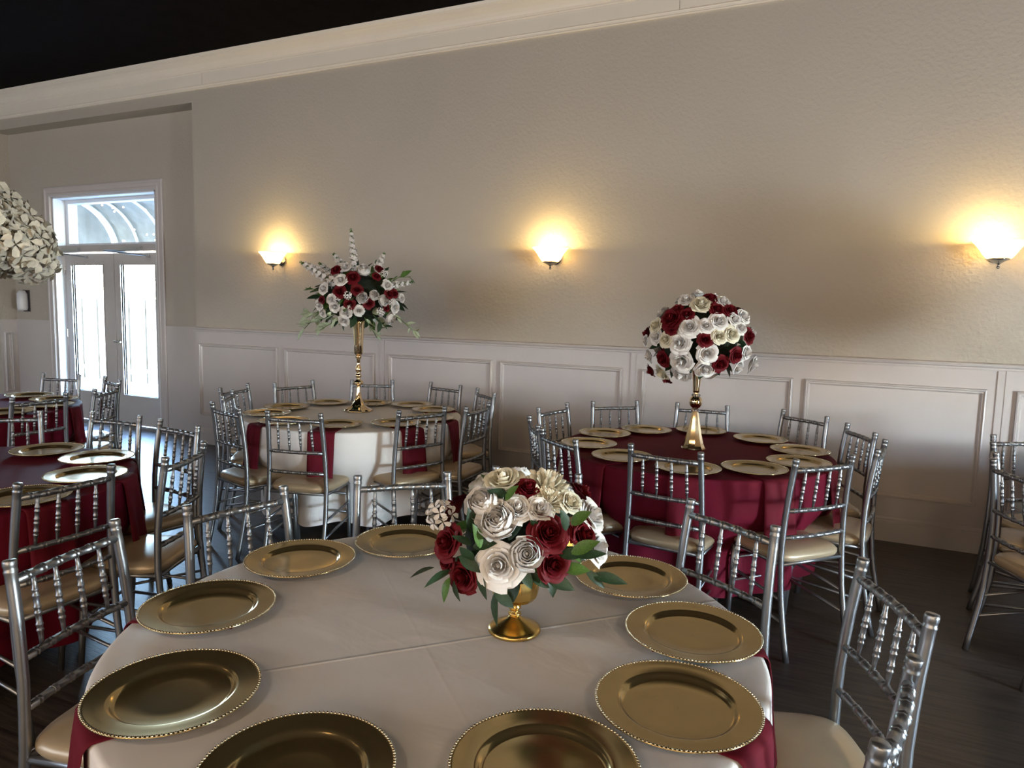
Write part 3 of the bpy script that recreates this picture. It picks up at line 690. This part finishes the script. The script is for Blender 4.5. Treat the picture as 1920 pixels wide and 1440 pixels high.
def leaf_mesh(matn, kind=0):
    k = ('leaf', matn, kind)
    if k not in FM:
        wd = (0.24, 0.17, 0.30)[kind]; cols = 6; vs = []; fs = []
        for j in range(cols + 1):
            v = j / cols; h = wd * math.sin(PI * min(1, 0.04 + v * 0.96)) ** 0.85 * (1.15 - 0.35 * v)
            if j == cols: h = 0.004
            dr = -0.18 * v * v
            vs += [(v, -h, dr + 0.10 * h / wd * 0.5), (v, 0, dr), (v, h, dr + 0.10 * h / wd * 0.5)]
        for j in range(cols):
            for i in range(2): fs.append((j * 3 + i, j * 3 + i + 1, j * 3 + 4 + i, j * 3 + 3 + i))
        me = MB().add(vs, fs).mesh('leaf'); me.materials.append(M[matn]); FM[k] = me
    return FM[k]
def aimed(o, nrm, twist):
    q = Vector(nrm).normalized().to_track_quat('Z', 'Y')
    o.rotation_mode = 'QUATERNION'; o.rotation_quaternion = q @ Matrix.Rotation(twist, 4, 'Z').to_quaternion()
def leaf(parent, base, direc, L, matn, kind=0, roll=0.0):
    o = obj('leaf', leaf_mesh(matn, kind), None, parent, loc=base, scale=L)
    d = Vector(direc).normalized(); up = Vector((0, 0, 1)) if abs(d.z) < 0.9 else Vector((0, -1, 0))
    y = up.cross(d).normalized(); z = d.cross(y)
    o.rotation_mode = 'QUATERNION'
    o.rotation_quaternion = Matrix((d, y, z)).transposed().to_quaternion() @ Matrix.Rotation(roll, 3, 'X').to_quaternion()
    return o
def flower(parent, kind, matn, pos, size, ctr, i, detail=False, up=0.25):
    # pos in bouquet frame: x right, y away from the viewer side, z up
    n = Vector(pos) - Vector(ctr); n.normalize(); n.z += up; n.normalize()
    name = {'rose': 'rose', 'peony': 'peony', 'dahlia': 'dahlia', 'florets': 'floret_cluster'}[kind]
    P = Vector(pos) - n * size * 0.5
    if kind == 'florets':
        o = obj(name, floret_mesh(matn, 11, 5 + i % 3, fr=0.55), None, parent, loc=pos, scale=size * 0.9)
    elif detail and kind in ('rose', 'peony'):
        o = obj(name, fmesh(kind + '_in', matn, i % 3), None, parent, loc=P, scale=size * 1.06)
        spec = ROSE_OUT if kind == 'rose' else PEONY_OUT
        for rg, sp in enumerate(spec):
            a0 = random.random() * 6
            for k in range(sp[0]):
                pe = obj('petal', petal_mesh(matn, rg, spec), None, o, rot=((random.random() - .5) * 0.12, (random.random() - .5) * 0.22, a0 + 2 * PI * k / sp[0] + (random.random() - .5) * 0.25), scale=0.94 + 0.14 * random.random())
    else:
        o = obj(name, fmesh(kind, matn, i % 3), None, parent, loc=P, scale=size * 1.06)
    aimed(o, n, random.random() * 6)
    return o
def fill_leaves(parent, ctr, rad, n, mats=('leaf', 'leaf', 'leaf', 'leaf2'), L=0.07, zmin=-1.0, seed=1, k0=0.78):
    rnd = random.Random(seed)
    for i in range(n):
        z = zmin + (1 - zmin) * (i + 0.5) / n; a = i * 2.39996 + rnd.random(); s = math.sqrt(max(0.02, 1 - z * z))
        d = Vector((s * math.cos(a), s * math.sin(a), z))
        base = Vector(ctr) + Vector((d.x * rad[0], d.y * rad[0], d.z * rad[1])) * k0
        leaf(parent, base, d + Vector((rnd.random() - .5, rnd.random() - .5, rnd.random() - .7)) * 0.9, L * (0.75 + 0.5 * rnd.random()), rnd.choice(mats), rnd.choice((0, 0, 2)), rnd.random() * 2 - 1)
def ellipsoid(parent, name, ctr, rad, m, z0=-1.0):
    pr = []
    for k in range(13):
        a = -PI / 2 + PI * k / 12; z = max(z0, math.sin(a)); pr.append((max(0.001, math.cos(a)) * rad[0], z * rad[1]))
    return obj(name, MB().lathe(pr, 24), m, parent, loc=ctr)
def bq_rot(er): return math.atan2(er[1], er[0])

# near goblet and low bouquet -------------------------------------------------
VB = (-0.683, 1.504, TZ)
v = thing('goblet_vase', 'footed brushed gold goblet vase on the front white table', 'vase', VB)
foot = [(0.001, 0.0), (0.062, 0.0), (0.065, 0.004), (0.063, 0.010), (0.057, 0.013), (0.048, 0.018), (0.032, 0.026), (0.018, 0.034), (0.012, 0.040)]
obj('foot', MB().lathe(foot, 40), 'brass', v)
stem = [(0.012, 0.039), (0.016, 0.043), (0.016, 0.047), (0.010, 0.051), (0.010, 0.054), (0.0155, 0.059), (0.0155, 0.064), (0.010, 0.069), (0.014, 0.072), (0.022, 0.075)]
obj('stem', MB().lathe(stem, 28), 'brass', v)
cup = [(0.010, 0.0735), (0.030, 0.076), (0.046, 0.083), (0.055, 0.094), (0.058, 0.107), (0.057, 0.124), (0.056, 0.140), (0.053, 0.140), (0.054, 0.108), (0.042, 0.087), (0.001, 0.082)]
obj('cup', MB().lathe(cup, 14).mesh('cup', angle=20), 'brass', v)
bq = thing('low_bouquet', 'low bouquet of white, cream and burgundy roses in the gold goblet', 'bouquet', VB, bq_rot((0.910, 0.414)))
CT = (0, 0, 0.24)
ellipsoid(bq, 'foam_base', (0, 0, 0.235), (0.125, 0.105), 'foam')
T1F = {('rose', 'cream_petal'): [(-0.036, 0.096, 0.402, 0.042), (0.119, 0.117, 0.361, 0.028)],
 ('dahlia', 'cream_petal'): [(0.073, 0.089, 0.397, 0.045), (0.075, 0.133, 0.37, 0.031)],
 ('rose', 'white_petal'): [(0.001, 0.163, 0.356, 0.034), (0.049, 0.159, 0.354, 0.032), (0.172, 0.099, 0.327, 0.037), (0.184, 0.116, 0.258, 0.038), (-0.037, 0.199, 0.239, 0.047)],
 ('peony', 'white_petal'): [(-0.074, 0.147, 0.358, 0.042), (-0.043, 0.178, 0.33, 0.042), (0.021, 0.201, 0.266, 0.037)],
 ('rose', 'red_petal'): [(0.023, 0.12, 0.391, 0.027), (0.069, 0.182, 0.308, 0.042), (0.149, 0.144, 0.294, 0.036), (0.082, 0.188, 0.24, 0.038), (-0.157, 0.144, 0.267, 0.037), (-0.118, 0.155, 0.192, 0.036), (-0.157, 0.139, 0.219, 0.022)],
 ('florets', 'white_petal'): [(-0.17, 0.111, 0.317, 0.034)]}
i = 0
for (kind, mt), L_ in T1F.items():
    for (x, t, z, s) in L_: flower(bq, kind, mt, (x, -t, z), s, CT, i, detail=True); i += 1
for (kind, mt, x, y, z, s) in [('rose', 'white_petal', -0.09, 0.15, 0.33, 0.042), ('rose', 'red_petal', 0.02, 0.18, 0.31, 0.04), ('peony', 'white_petal', 0.12, 0.13, 0.30, 0.04), ('rose', 'red_petal', -0.16, 0.06, 0.29, 0.038), ('rose', 'cream_petal', -0.05, 0.08, 0.36, 0.04), ('rose', 'white_petal', 0.06, 0.16, 0.22, 0.04), ('rose', 'red_petal', -0.08, 0.17, 0.22, 0.038), ('rose', 'red_petal', 0.16, 0.04, 0.34, 0.036), ('peony', 'white_petal', 0.0, 0.05, 0.375, 0.036)]:
    flower(bq, kind, mt, (x, y, z), s, CT, i); i += 1
fill_leaves(bq, CT, (0.16, 0.135), 46, L=0.07, seed=4, zmin=-0.75)
PXM = 1 / 800.0
def px_leaf(cx, cy, Lp, ang, mt, kind=0, t=0.15):
    a = math.radians(ang); Lm = Lp * PXM * 1.05
    x = (cx - 964) / 767.0 * (1 - t / 1.65); z = (1178 - cy) / 760.0; z += (0.78 - z) * t / 1.65
    d = Vector((math.cos(a), -0.25, math.sin(a))); 
    leaf(bq, (x - math.cos(a) * Lm / 2, -t, z - math.sin(a) * Lm / 2), d, Lm, mt, kind, 0.9)
for a in [(1076, 1053, 46, 5, 'leaf2', 0, .17), (1090, 1010, 50, 35, 'leaf2', 0, .20), (1102, 1024, 50, 15, 'leaf', 1, .2), (1048, 1080, 52, -18, 'leaf', 0, .18), (1113, 1072, 44, -38, 'leaf', 1, .16), (1140, 1069, 58, -6, 'leaf', 1, .16),
          (893, 996, 44, 100, 'leaf2', 0, .19), (872, 1030, 42, 120, 'leaf', 0, .19), (901, 1090, 52, -85, 'leaf', 0, .18), (926, 1135, 60, -95, 'leaf', 1, .12), (945, 1116, 44, -35, 'leaf', 0, .13),
          (818, 1076, 54, 200, 'leaf', 0, .15), (833, 1102, 42, -110, 'leaf2', 0, .15), (853, 1105, 36, -80, 'leaf', 0, .15), (880, 968, 44, 90, 'leaf', 2, .17), (951, 913, 34, 60, 'leaf2', 2, .16), (926, 914, 40, 150, 'leaf', 2, .15),
          (1052, 962, 38, 100, 'leaf', 2, .19), (1080, 956, 40, 45, 'leaf2', 2, .17), (862, 1003, 40, 140, 'leaf', 0, .18), (788, 1066, 44, 192, 'leaf', 1, .1), (880, 1050, 44, -30, 'leaf', 0, .19), (960, 985, 40, 60, 'leaf', 0, .17), (1000, 975, 40, 120, 'leaf', 0, .17), (905, 1012, 40, 20, 'leaf', 0, .18), (1068, 1025, 44, 10, 'leaf', 0, .18), (985, 1075, 40, -60, 'leaf', 0, .19), (1010, 1078, 40, -30, 'leaf', 0, .18)]:
    px_leaf(*a)

# rose ball on the burgundy table ------------------------------------------------
def trumpet_vase(loc, label):
    v = thing('trumpet_vase', label, 'vase', loc)
    obj('foot', MB().lathe([(0.001, 0), (0.070, 0.0), (0.072, 0.004), (0.066, 0.010), (0.055, 0.035), (0.044, 0.080), (0.034, 0.130), (0.026, 0.175), (0.019, 0.212), (0.017, 0.222)], 10).mesh('foot', angle=20), 'chrome_gold', v)
    for z in (0.227, 0.314):
        bm2 = MB()
        for k in range(10):
            a = 2 * PI * k / 10; cx, cy, r = 0.019 * math.cos(a), 0.019 * math.sin(a), 0.0085
            bm2.add([(cx + r, cy, z), (cx, cy + r, z), (cx - r, cy, z), (cx, cy - r, z), (cx, cy, z + r), (cx, cy, z - r)], [(0, 1, 4), (1, 2, 4), (2, 3, 4), (3, 0, 4), (1, 0, 5), (2, 1, 5), (3, 2, 5), (0, 3, 5)])
        obj('crystal_ring', flat(bm2, 'crystal_ring'), 'crystal', v)
    obj('ball', MB().lathe([(0.016, 0.220), (0.016, 0.238), (0.026, 0.245), (0.035, 0.260), (0.037, 0.275), (0.035, 0.290), (0.026, 0.303), (0.015, 0.308), (0.014, 0.330)], 28), 'chrome_gold', v)
    obj('trumpet', MB().lathe([(0.014, 0.328), (0.019, 0.334), (0.019, 0.345), (0.022, 0.39), (0.027, 0.44), (0.036, 0.49), (0.055, 0.53), (0.052, 0.53), (0.03, 0.48), (0.001, 0.45)], 28), 'chrome_gold', v)
V3 = (-0.752, 4.116, TZ)
trumpet_vase(V3, 'gold trumpet vase with crystal rings on the burgundy table')
b3 = thing('rose_ball_bouquet', 'round ball of white, cream and burgundy roses in the trumpet vase', 'bouquet', V3, bq_rot((0.984, 0.180)))
C3 = (0, 0, 0.64)
ellipsoid(b3, 'foam_base', (0, 0, 0.65), (0.215, 0.185), 'foam')
T3F = {'white_petal': [(-0.082, 0.188, 0.863, 0.039), (0.118, 0.179, 0.858, 0.037), (0.233, 0.17, 0.778, 0.038), (0.182, 0.224, 0.761, 0.035), (-0.238, 0.206, 0.654, 0.041), (-0.298, 0.119, 0.623, 0.03), (-0.054, 0.288, 0.714, 0.052), (0.1, 0.268, 0.749, 0.045), (0.034, 0.289, 0.722, 0.037), (0.219, 0.216, 0.714, 0.035), (-0.103, 0.278, 0.623, 0.056), (-0.278, 0.069, 0.533, 0.038), (-0.09, 0.236, 0.518, 0.057), (-0.088, 0.14, 0.438, 0.052), (0.048, 0.275, 0.571, 0.05), (0.047, 0.216, 0.483, 0.053), (0.26, 0.156, 0.579, 0.037), (0.303, 0.02, 0.506, 0.046), (0.225, 0.099, 0.489, 0.038)],
 'cream_petal': [(0.001, 0.228, 0.839, 0.05), (-0.241, 0.196, 0.713, 0.041), (0.17, 0.254, 0.682, 0.043), (0.107, 0.281, 0.668, 0.039), (-0.2, 0.09, 0.439, 0.045), (-0.18, 0.247, 0.638, 0.04)],
 'red_petal': [(0.052, 0.189, 0.869, 0.04), (0.088, 0.236, 0.812, 0.037), (0.159, 0.208, 0.807, 0.039), (-0.158, 0.242, 0.755, 0.057), (-0.074, 0.261, 0.779, 0.037), (-0.151, 0.26, 0.704, 0.035), (0.032, 0.295, 0.647, 0.037), (0.266, 0.176, 0.67, 0.04), (0.203, 0.206, 0.564, 0.04), (0.123, 0.219, 0.513, 0.044), (-0.194, 0.182, 0.523, 0.041), (-0.265, 0.05, 0.446, 0.036), (-0.174, 0.05, 0.402, 0.036), (-0.126, 0.226, 0.807, 0.029)]}
rnd = random.Random(5); j = 0
for mt, L_ in T3F.items():
    for (x, t, z, s) in L_:
        flower(b3, 'rose', mt, (x, -t, z), s * 1.08, C3, j, up=0.1); j += 1
        if t > 0.1: flower(b3, 'rose', mt, (-x * 0.95, t * 0.92, z + (rnd.random() - .5) * 0.03), s, C3, j, up=0.1)
for x, y, z in ((-0.02, 0.02, 0.90), (0.07, 0.08, 0.88), (-0.1, 0.05, 0.87), (0.29, 0.0, 0.68), (-0.30, 0.0, 0.66), (0.22, 0.05, 0.80), (-0.22, 0.0, 0.78)):
    flower(b3, 'rose', rnd.choice(('white_petal', 'red_petal')), (x, y, z), 0.04, C3, j, up=0.1); j += 1
fill_leaves(b3, (0, 0, 0.63), (0.285, 0.235), 80, mats=('leaf',), L=0.075, seed=9, zmin=-0.85, k0=0.76)

# tall spiky bouquet on the back white table ---------------------------------------
def pedestal_vase(loc, label, sc=1.0):
    v = thing('pedestal_vase', label, 'vase', loc); v.scale = (sc,) * 3
    lob = lambda a, r, z: 1 + (0.05 * math.cos(8 * a) if r > 0.05 else 0)
    obj('foot', MB().lathe([(0.001, 0), (0.100, 0.002), (0.102, 0.010), (0.085, 0.020), (0.062, 0.034), (0.046, 0.050), (0.034, 0.070), (0.024, 0.100), (0.016, 0.150), (0.014, 0.185)], 48, lobe=lob), 'chrome_gold', v)
    obj('stem', MB().lathe([(0.014, 0.183), (0.020, 0.195), (0.036, 0.207), (0.038, 0.217), (0.030, 0.225), (0.014, 0.236), (0.013, 0.248), (0.021, 0.258), (0.023, 0.267), (0.020, 0.276), (0.012, 0.286), (0.018, 0.293), (0.023, 0.305), (0.020, 0.322), (0.013, 0.350), (0.012, 0.388), (0.018, 0.394), (0.024, 0.404), (0.020, 0.414), (0.012, 0.420)], 28), 'chrome_gold', v)
    obj('flute', MB().lathe([(0.012, 0.418), (0.026, 0.422), (0.031, 0.432), (0.034, 0.50), (0.039, 0.58), (0.043, 0.65), (0.048, 0.70), (0.045, 0.70), (0.030, 0.50), (0.001, 0.44)], 32), 'chrome_gold', v)
    return v
def spike(parent, base, tip, r, seed):
    base, tip = Vector(base), Vector(tip); rnd = random.Random(seed)
    mb = MB(); Lg = (tip - base).length; n = int(Lg / 0.011); ax = (tip - base).normalized(); q = ax.to_track_quat('Z', 'Y')
    for k in range(n):
        u = k / n; rr = r * (1.0 - 0.55 * u) * (0.9 + 0.2 * rnd.random())
        for m_ in range(2):
            a = k * 2.4 + m_ * PI + rnd.random() * .5
            c = base + ax * Lg * u * 0.9 + q @ Vector((math.cos(a), math.sin(a), 0)) * rr * (0.55 + 0.5 * rnd.random())
            nn = (q @ Vector((math.cos(a), math.sin(a), 0.3))).normalized(); q2 = nn.to_track_quat('Z', 'Y'); fr = 0.021 * (1.1 - 0.5 * u)
            vs = [c] + [c + q2 @ Vector((fr * math.cos(t_), fr * math.sin(t_), fr * (0.5 if kk % 2 else -0.05))) for kk, t_ in enumerate([2 * PI * z_ / 8 for z_ in range(8)])]
            mb.add(vs, [(0, 1 + z_, 1 + (z_ + 1) % 8) for z_ in range(8)])
    o = obj('delphinium_spike', mb, 'white_petal', parent)
    sm = MB().tube([base, base.lerp(tip, 0.9), tip], [0.004, 0.004, 0.002], 6)
    for k in range(8):
        u = 0.9 + 0.1 * k / 8; c = base.lerp(tip, u); r2 = 0.006 * (1.2 - k / 10); a = k * 2.4
        sm.add([c + q @ Vector((math.cos(a) * 0.008 + dx * r2, math.sin(a) * 0.008 + dy * r2, dz * r2)) for dx, dy, dz in ((1, 0, 0), (0, 1, 0), (-1, 0, 0), (0, -1, 0), (0, 0, 1.5), (0, 0, -1))], [(0, 1, 4), (1, 2, 4), (2, 3, 4), (3, 0, 4), (1, 0, 5), (2, 1, 5), (3, 2, 5), (0, 3, 5)])
    obj('stem', sm, 'leaf2', o)
def spray(parent, pts, mt, L, seed, kind=1, n=3):
    rnd = random.Random(seed); pts = [Vector(p_) for p_ in pts]
    obj('stem', MB().tube(pts, 0.0025, 5), 'leaf2', parent)
    for a, b_ in zip(pts, pts[1:]):
        for k in range(n):
            c = a.lerp(b_, (k + 0.5) / n); d = (b_ - a).normalized() + Vector((rnd.random() - .5, rnd.random() - .5, rnd.random() - .5)) * 1.9
            leaf(parent, c, d, L * (0.7 + 0.6 * rnd.random()), mt, kind, rnd.random() * 2 - 1)
V2 = (-3.235, 4.215, TZ)
def tall_bouquet(loc, rz, label):
    b2 = thing('tall_bouquet', label, 'bouquet', loc, rz)
    C2 = (0, 0.0, 0.84)
    ellipsoid(b2, 'foam_base', (0, 0, 0.84), (0.26, 0.17), 'foam')
    F = {('rose', 'white_petal'): [(-0.122, 0.338, 0.958, 0.04), (-0.241, 0.306, 0.892, 0.037), (-0.273, 0.271, 0.781, 0.035), (-0.187, 0.335, 0.819, 0.034), (-0.165, 0.33, 0.769, 0.037), (0.202, 0.318, 0.93, 0.037), (-0.09, 0.334, 0.73, 0.04), (0.003, 0.352, 0.746, 0.035), (-0.102, 0.283, 0.67, 0.037), (0.261, 0.278, 0.774, 0.038), (0.307, 0.257, 0.841, 0.029), (-0.096, 0.274, 1.05, 0.039), (-0.25, 0.254, 0.722, 0.029)],
         ('peony', 'white_petal'): [(0.025, 0.376, 0.835, 0.04), (0.104, 0.366, 0.854, 0.035), (0.171, 0.343, 0.822, 0.041), (0.223, 0.253, 0.699, 0.044), (0.036, 0.310, 1.025, 0.048)],
         ('florets', 'white_petal'): [(-0.073, 0.372, 0.849, 0.028), (0.152, 0.323, 0.743, 0.029), (0.175, 0.284, 1.009, 0.028), (-0.143, 0.351, 0.809, 0.025), (0.231, 0.311, 0.813, 0.026), (-0.06, 0.35, 0.77, 0.022)],
         ('rose', 'red_petal'): [(-0.156, 0.275, 1.028, 0.035), (-0.041, 0.343, 0.977, 0.046), (-0.132, 0.358, 0.875, 0.043), (-0.011, 0.375, 0.889, 0.037), (-0.062, 0.365, 0.791, 0.037), (0.071, 0.366, 0.8, 0.037), (0.147, 0.263, 1.043, 0.03), (0.124, 0.319, 0.989, 0.029), (0.213, 0.325, 0.869, 0.035), (0.253, 0.301, 0.873, 0.03), (-0.253, 0.297, 0.812, 0.027), (0.197, 0.315, 0.767, 0.024)]}
    j = 0
    for (kind, mt), L_ in F.items():
        for (x, t, z, s) in L_:
            flower(b2, kind, mt, (x, -t * 0.85, z), s * 1.05, C2, j, up=0.1); j += 1
            flower(b2, kind, mt, (-x, t * 0.80, z), s, C2, j, up=0.1)
    for k, (bs, tp, r) in enumerate([((-0.025, -0.05, 1.00), (-0.055, -0.02, 1.335), 0.028), ((-0.15, -0.15, 0.94), (-0.41, -0.06, 1.082), 0.046), ((-0.09, -0.1, 1.03), (-0.178, -0.04, 1.15), 0.024), ((0.12, -0.1, 1.02), (0.185, -0.04, 1.168), 0.024), ((0.18, -0.2, 0.915), (0.392, -0.1, 0.965), 0.022), ((0.08, 0.2, 0.95), (0.14, 0.36, 1.14), 0.022), ((-0.1, 0.2, 0.95), (-0.3, 0.3, 1.1), 0.022)]):
        spike(b2, bs, tp, r, k)
    fill_leaves(b2, C2, (0.33, 0.22), 90, mats=('leaf', 'leaf', 'leaf', 'leaf2', 'leaf3'), L=0.095, seed=21, zmin=-0.95, k0=0.8)
    spray(b2, [(0.2, -0.2, 0.93), (0.28, -0.16, 0.99), (0.37, -0.08, 1.0)], 'leaf2', 0.075, 1, 0, 3)
    spray(b2, [(-0.2, -0.2, 0.85), (-0.29, -0.2, 0.885), (-0.36, -0.17, 0.895)], 'leaf2', 0.075, 2, 0, 2)
    spray(b2, [(-0.15, -0.2, 0.72), (-0.25, -0.2, 0.68), (-0.33, -0.12, 0.66), (-0.385, -0.06, 0.60)], 'leaf3', 0.085, 3, 1, 5)
    spray(b2, [(-0.12, -0.2, 0.70), (-0.2, -0.2, 0.645), (-0.27, -0.14, 0.60)], 'leaf3', 0.085, 4, 1, 5)
    spray(b2, [(-0.22, -0.2, 0.74), (-0.31, -0.14, 0.72), (-0.36, -0.1, 0.715)], 'leaf3', 0.085, 8, 1, 4)
    spray(b2, [(0.2, -0.2, 0.74), (0.3, -0.12, 0.69), (0.38, -0.06, 0.62), (0.43, -0.04, 0.595)], 'leaf3', 0.065, 5, 1, 5)
    spray(b2, [(0.04, -0.22, 0.70), (0.09, -0.18, 0.62), (0.13, -0.12, 0.555)], 'leaf3', 0.08, 6, 1, 3)
    spray(b2, [(0.1, -0.26, 0.72), (0.16, -0.24, 0.66), (0.2, -0.2, 0.62)], 'leaf', 0.07, 7, 0, 3)
    return b2
pedestal_vase(V2, 'tall gold pedestal vase with scalloped foot on the back white table')
tb = tall_bouquet(V2, bq_rot((0.793, 0.609)), 'tall bouquet with white delphinium spikes, roses and trailing greenery')
# the neighbouring table beyond the right edge carries the same centrepiece: its shadow falls on the wall
pedestal_vase((1.66, 4.02, TZ), 'tall gold pedestal vase on the table beyond the right edge', 0.82)
t4 = copy_tree(tb); t4.location = (1.66, 4.02, TZ - 0.26); t4.rotation_euler = (0, 0, 0.9); t4.scale = (1.22,) * 3; t4['label'] = 'tall rose bouquet on the table beyond the right edge'

# white hydrangea arrangement on the left burgundy table (vase outside the frame) ------
V1 = (-3.446, 1.602, TZ)
pedestal_vase(V1, 'tall gold pedestal vase under the white hydrangeas', 1.28)
hy = thing('hydrangea_bouquet', 'large dome of cream white hydrangeas at the left edge', 'bouquet', V1, bq_rot((0.42, 0.907)))
ellipsoid(hy, 'foam_base', (0, 0, 0.98), (0.32, 0.22), 'foam', z0=-0.2)
obj('stem', MB().tube([(0, 0, 0.80), (0, 0, 0.95)], 0.03, 10), 'leaf', hy)
M['hyd'] = mat('cream_hydrangea_petal', (0.74, 0.70, 0.60), 0.65, var=0.08, vscale=12)
rnd = random.Random(2)
HN = 66
for i in range(HN):
    z = -0.12 + 1.12 * (i + 0.5) / HN; a = i * 2.39996; s = math.sqrt(max(0, 1 - z * z))
    d = Vector((s * math.cos(a), s * math.sin(a), z))
    pos = Vector((d.x * 0.37, d.y * 0.37, 0.965 + d.z * 0.27)) * (0.97 + 0.06 * rnd.random())
    o = obj('hydrangea_head', floret_mesh('hyd', 24, 30 + i % 3, fr=0.46), None, hy, loc=pos, scale=0.088 + 0.02 * rnd.random()); aimed(o, d, rnd.random() * 6)
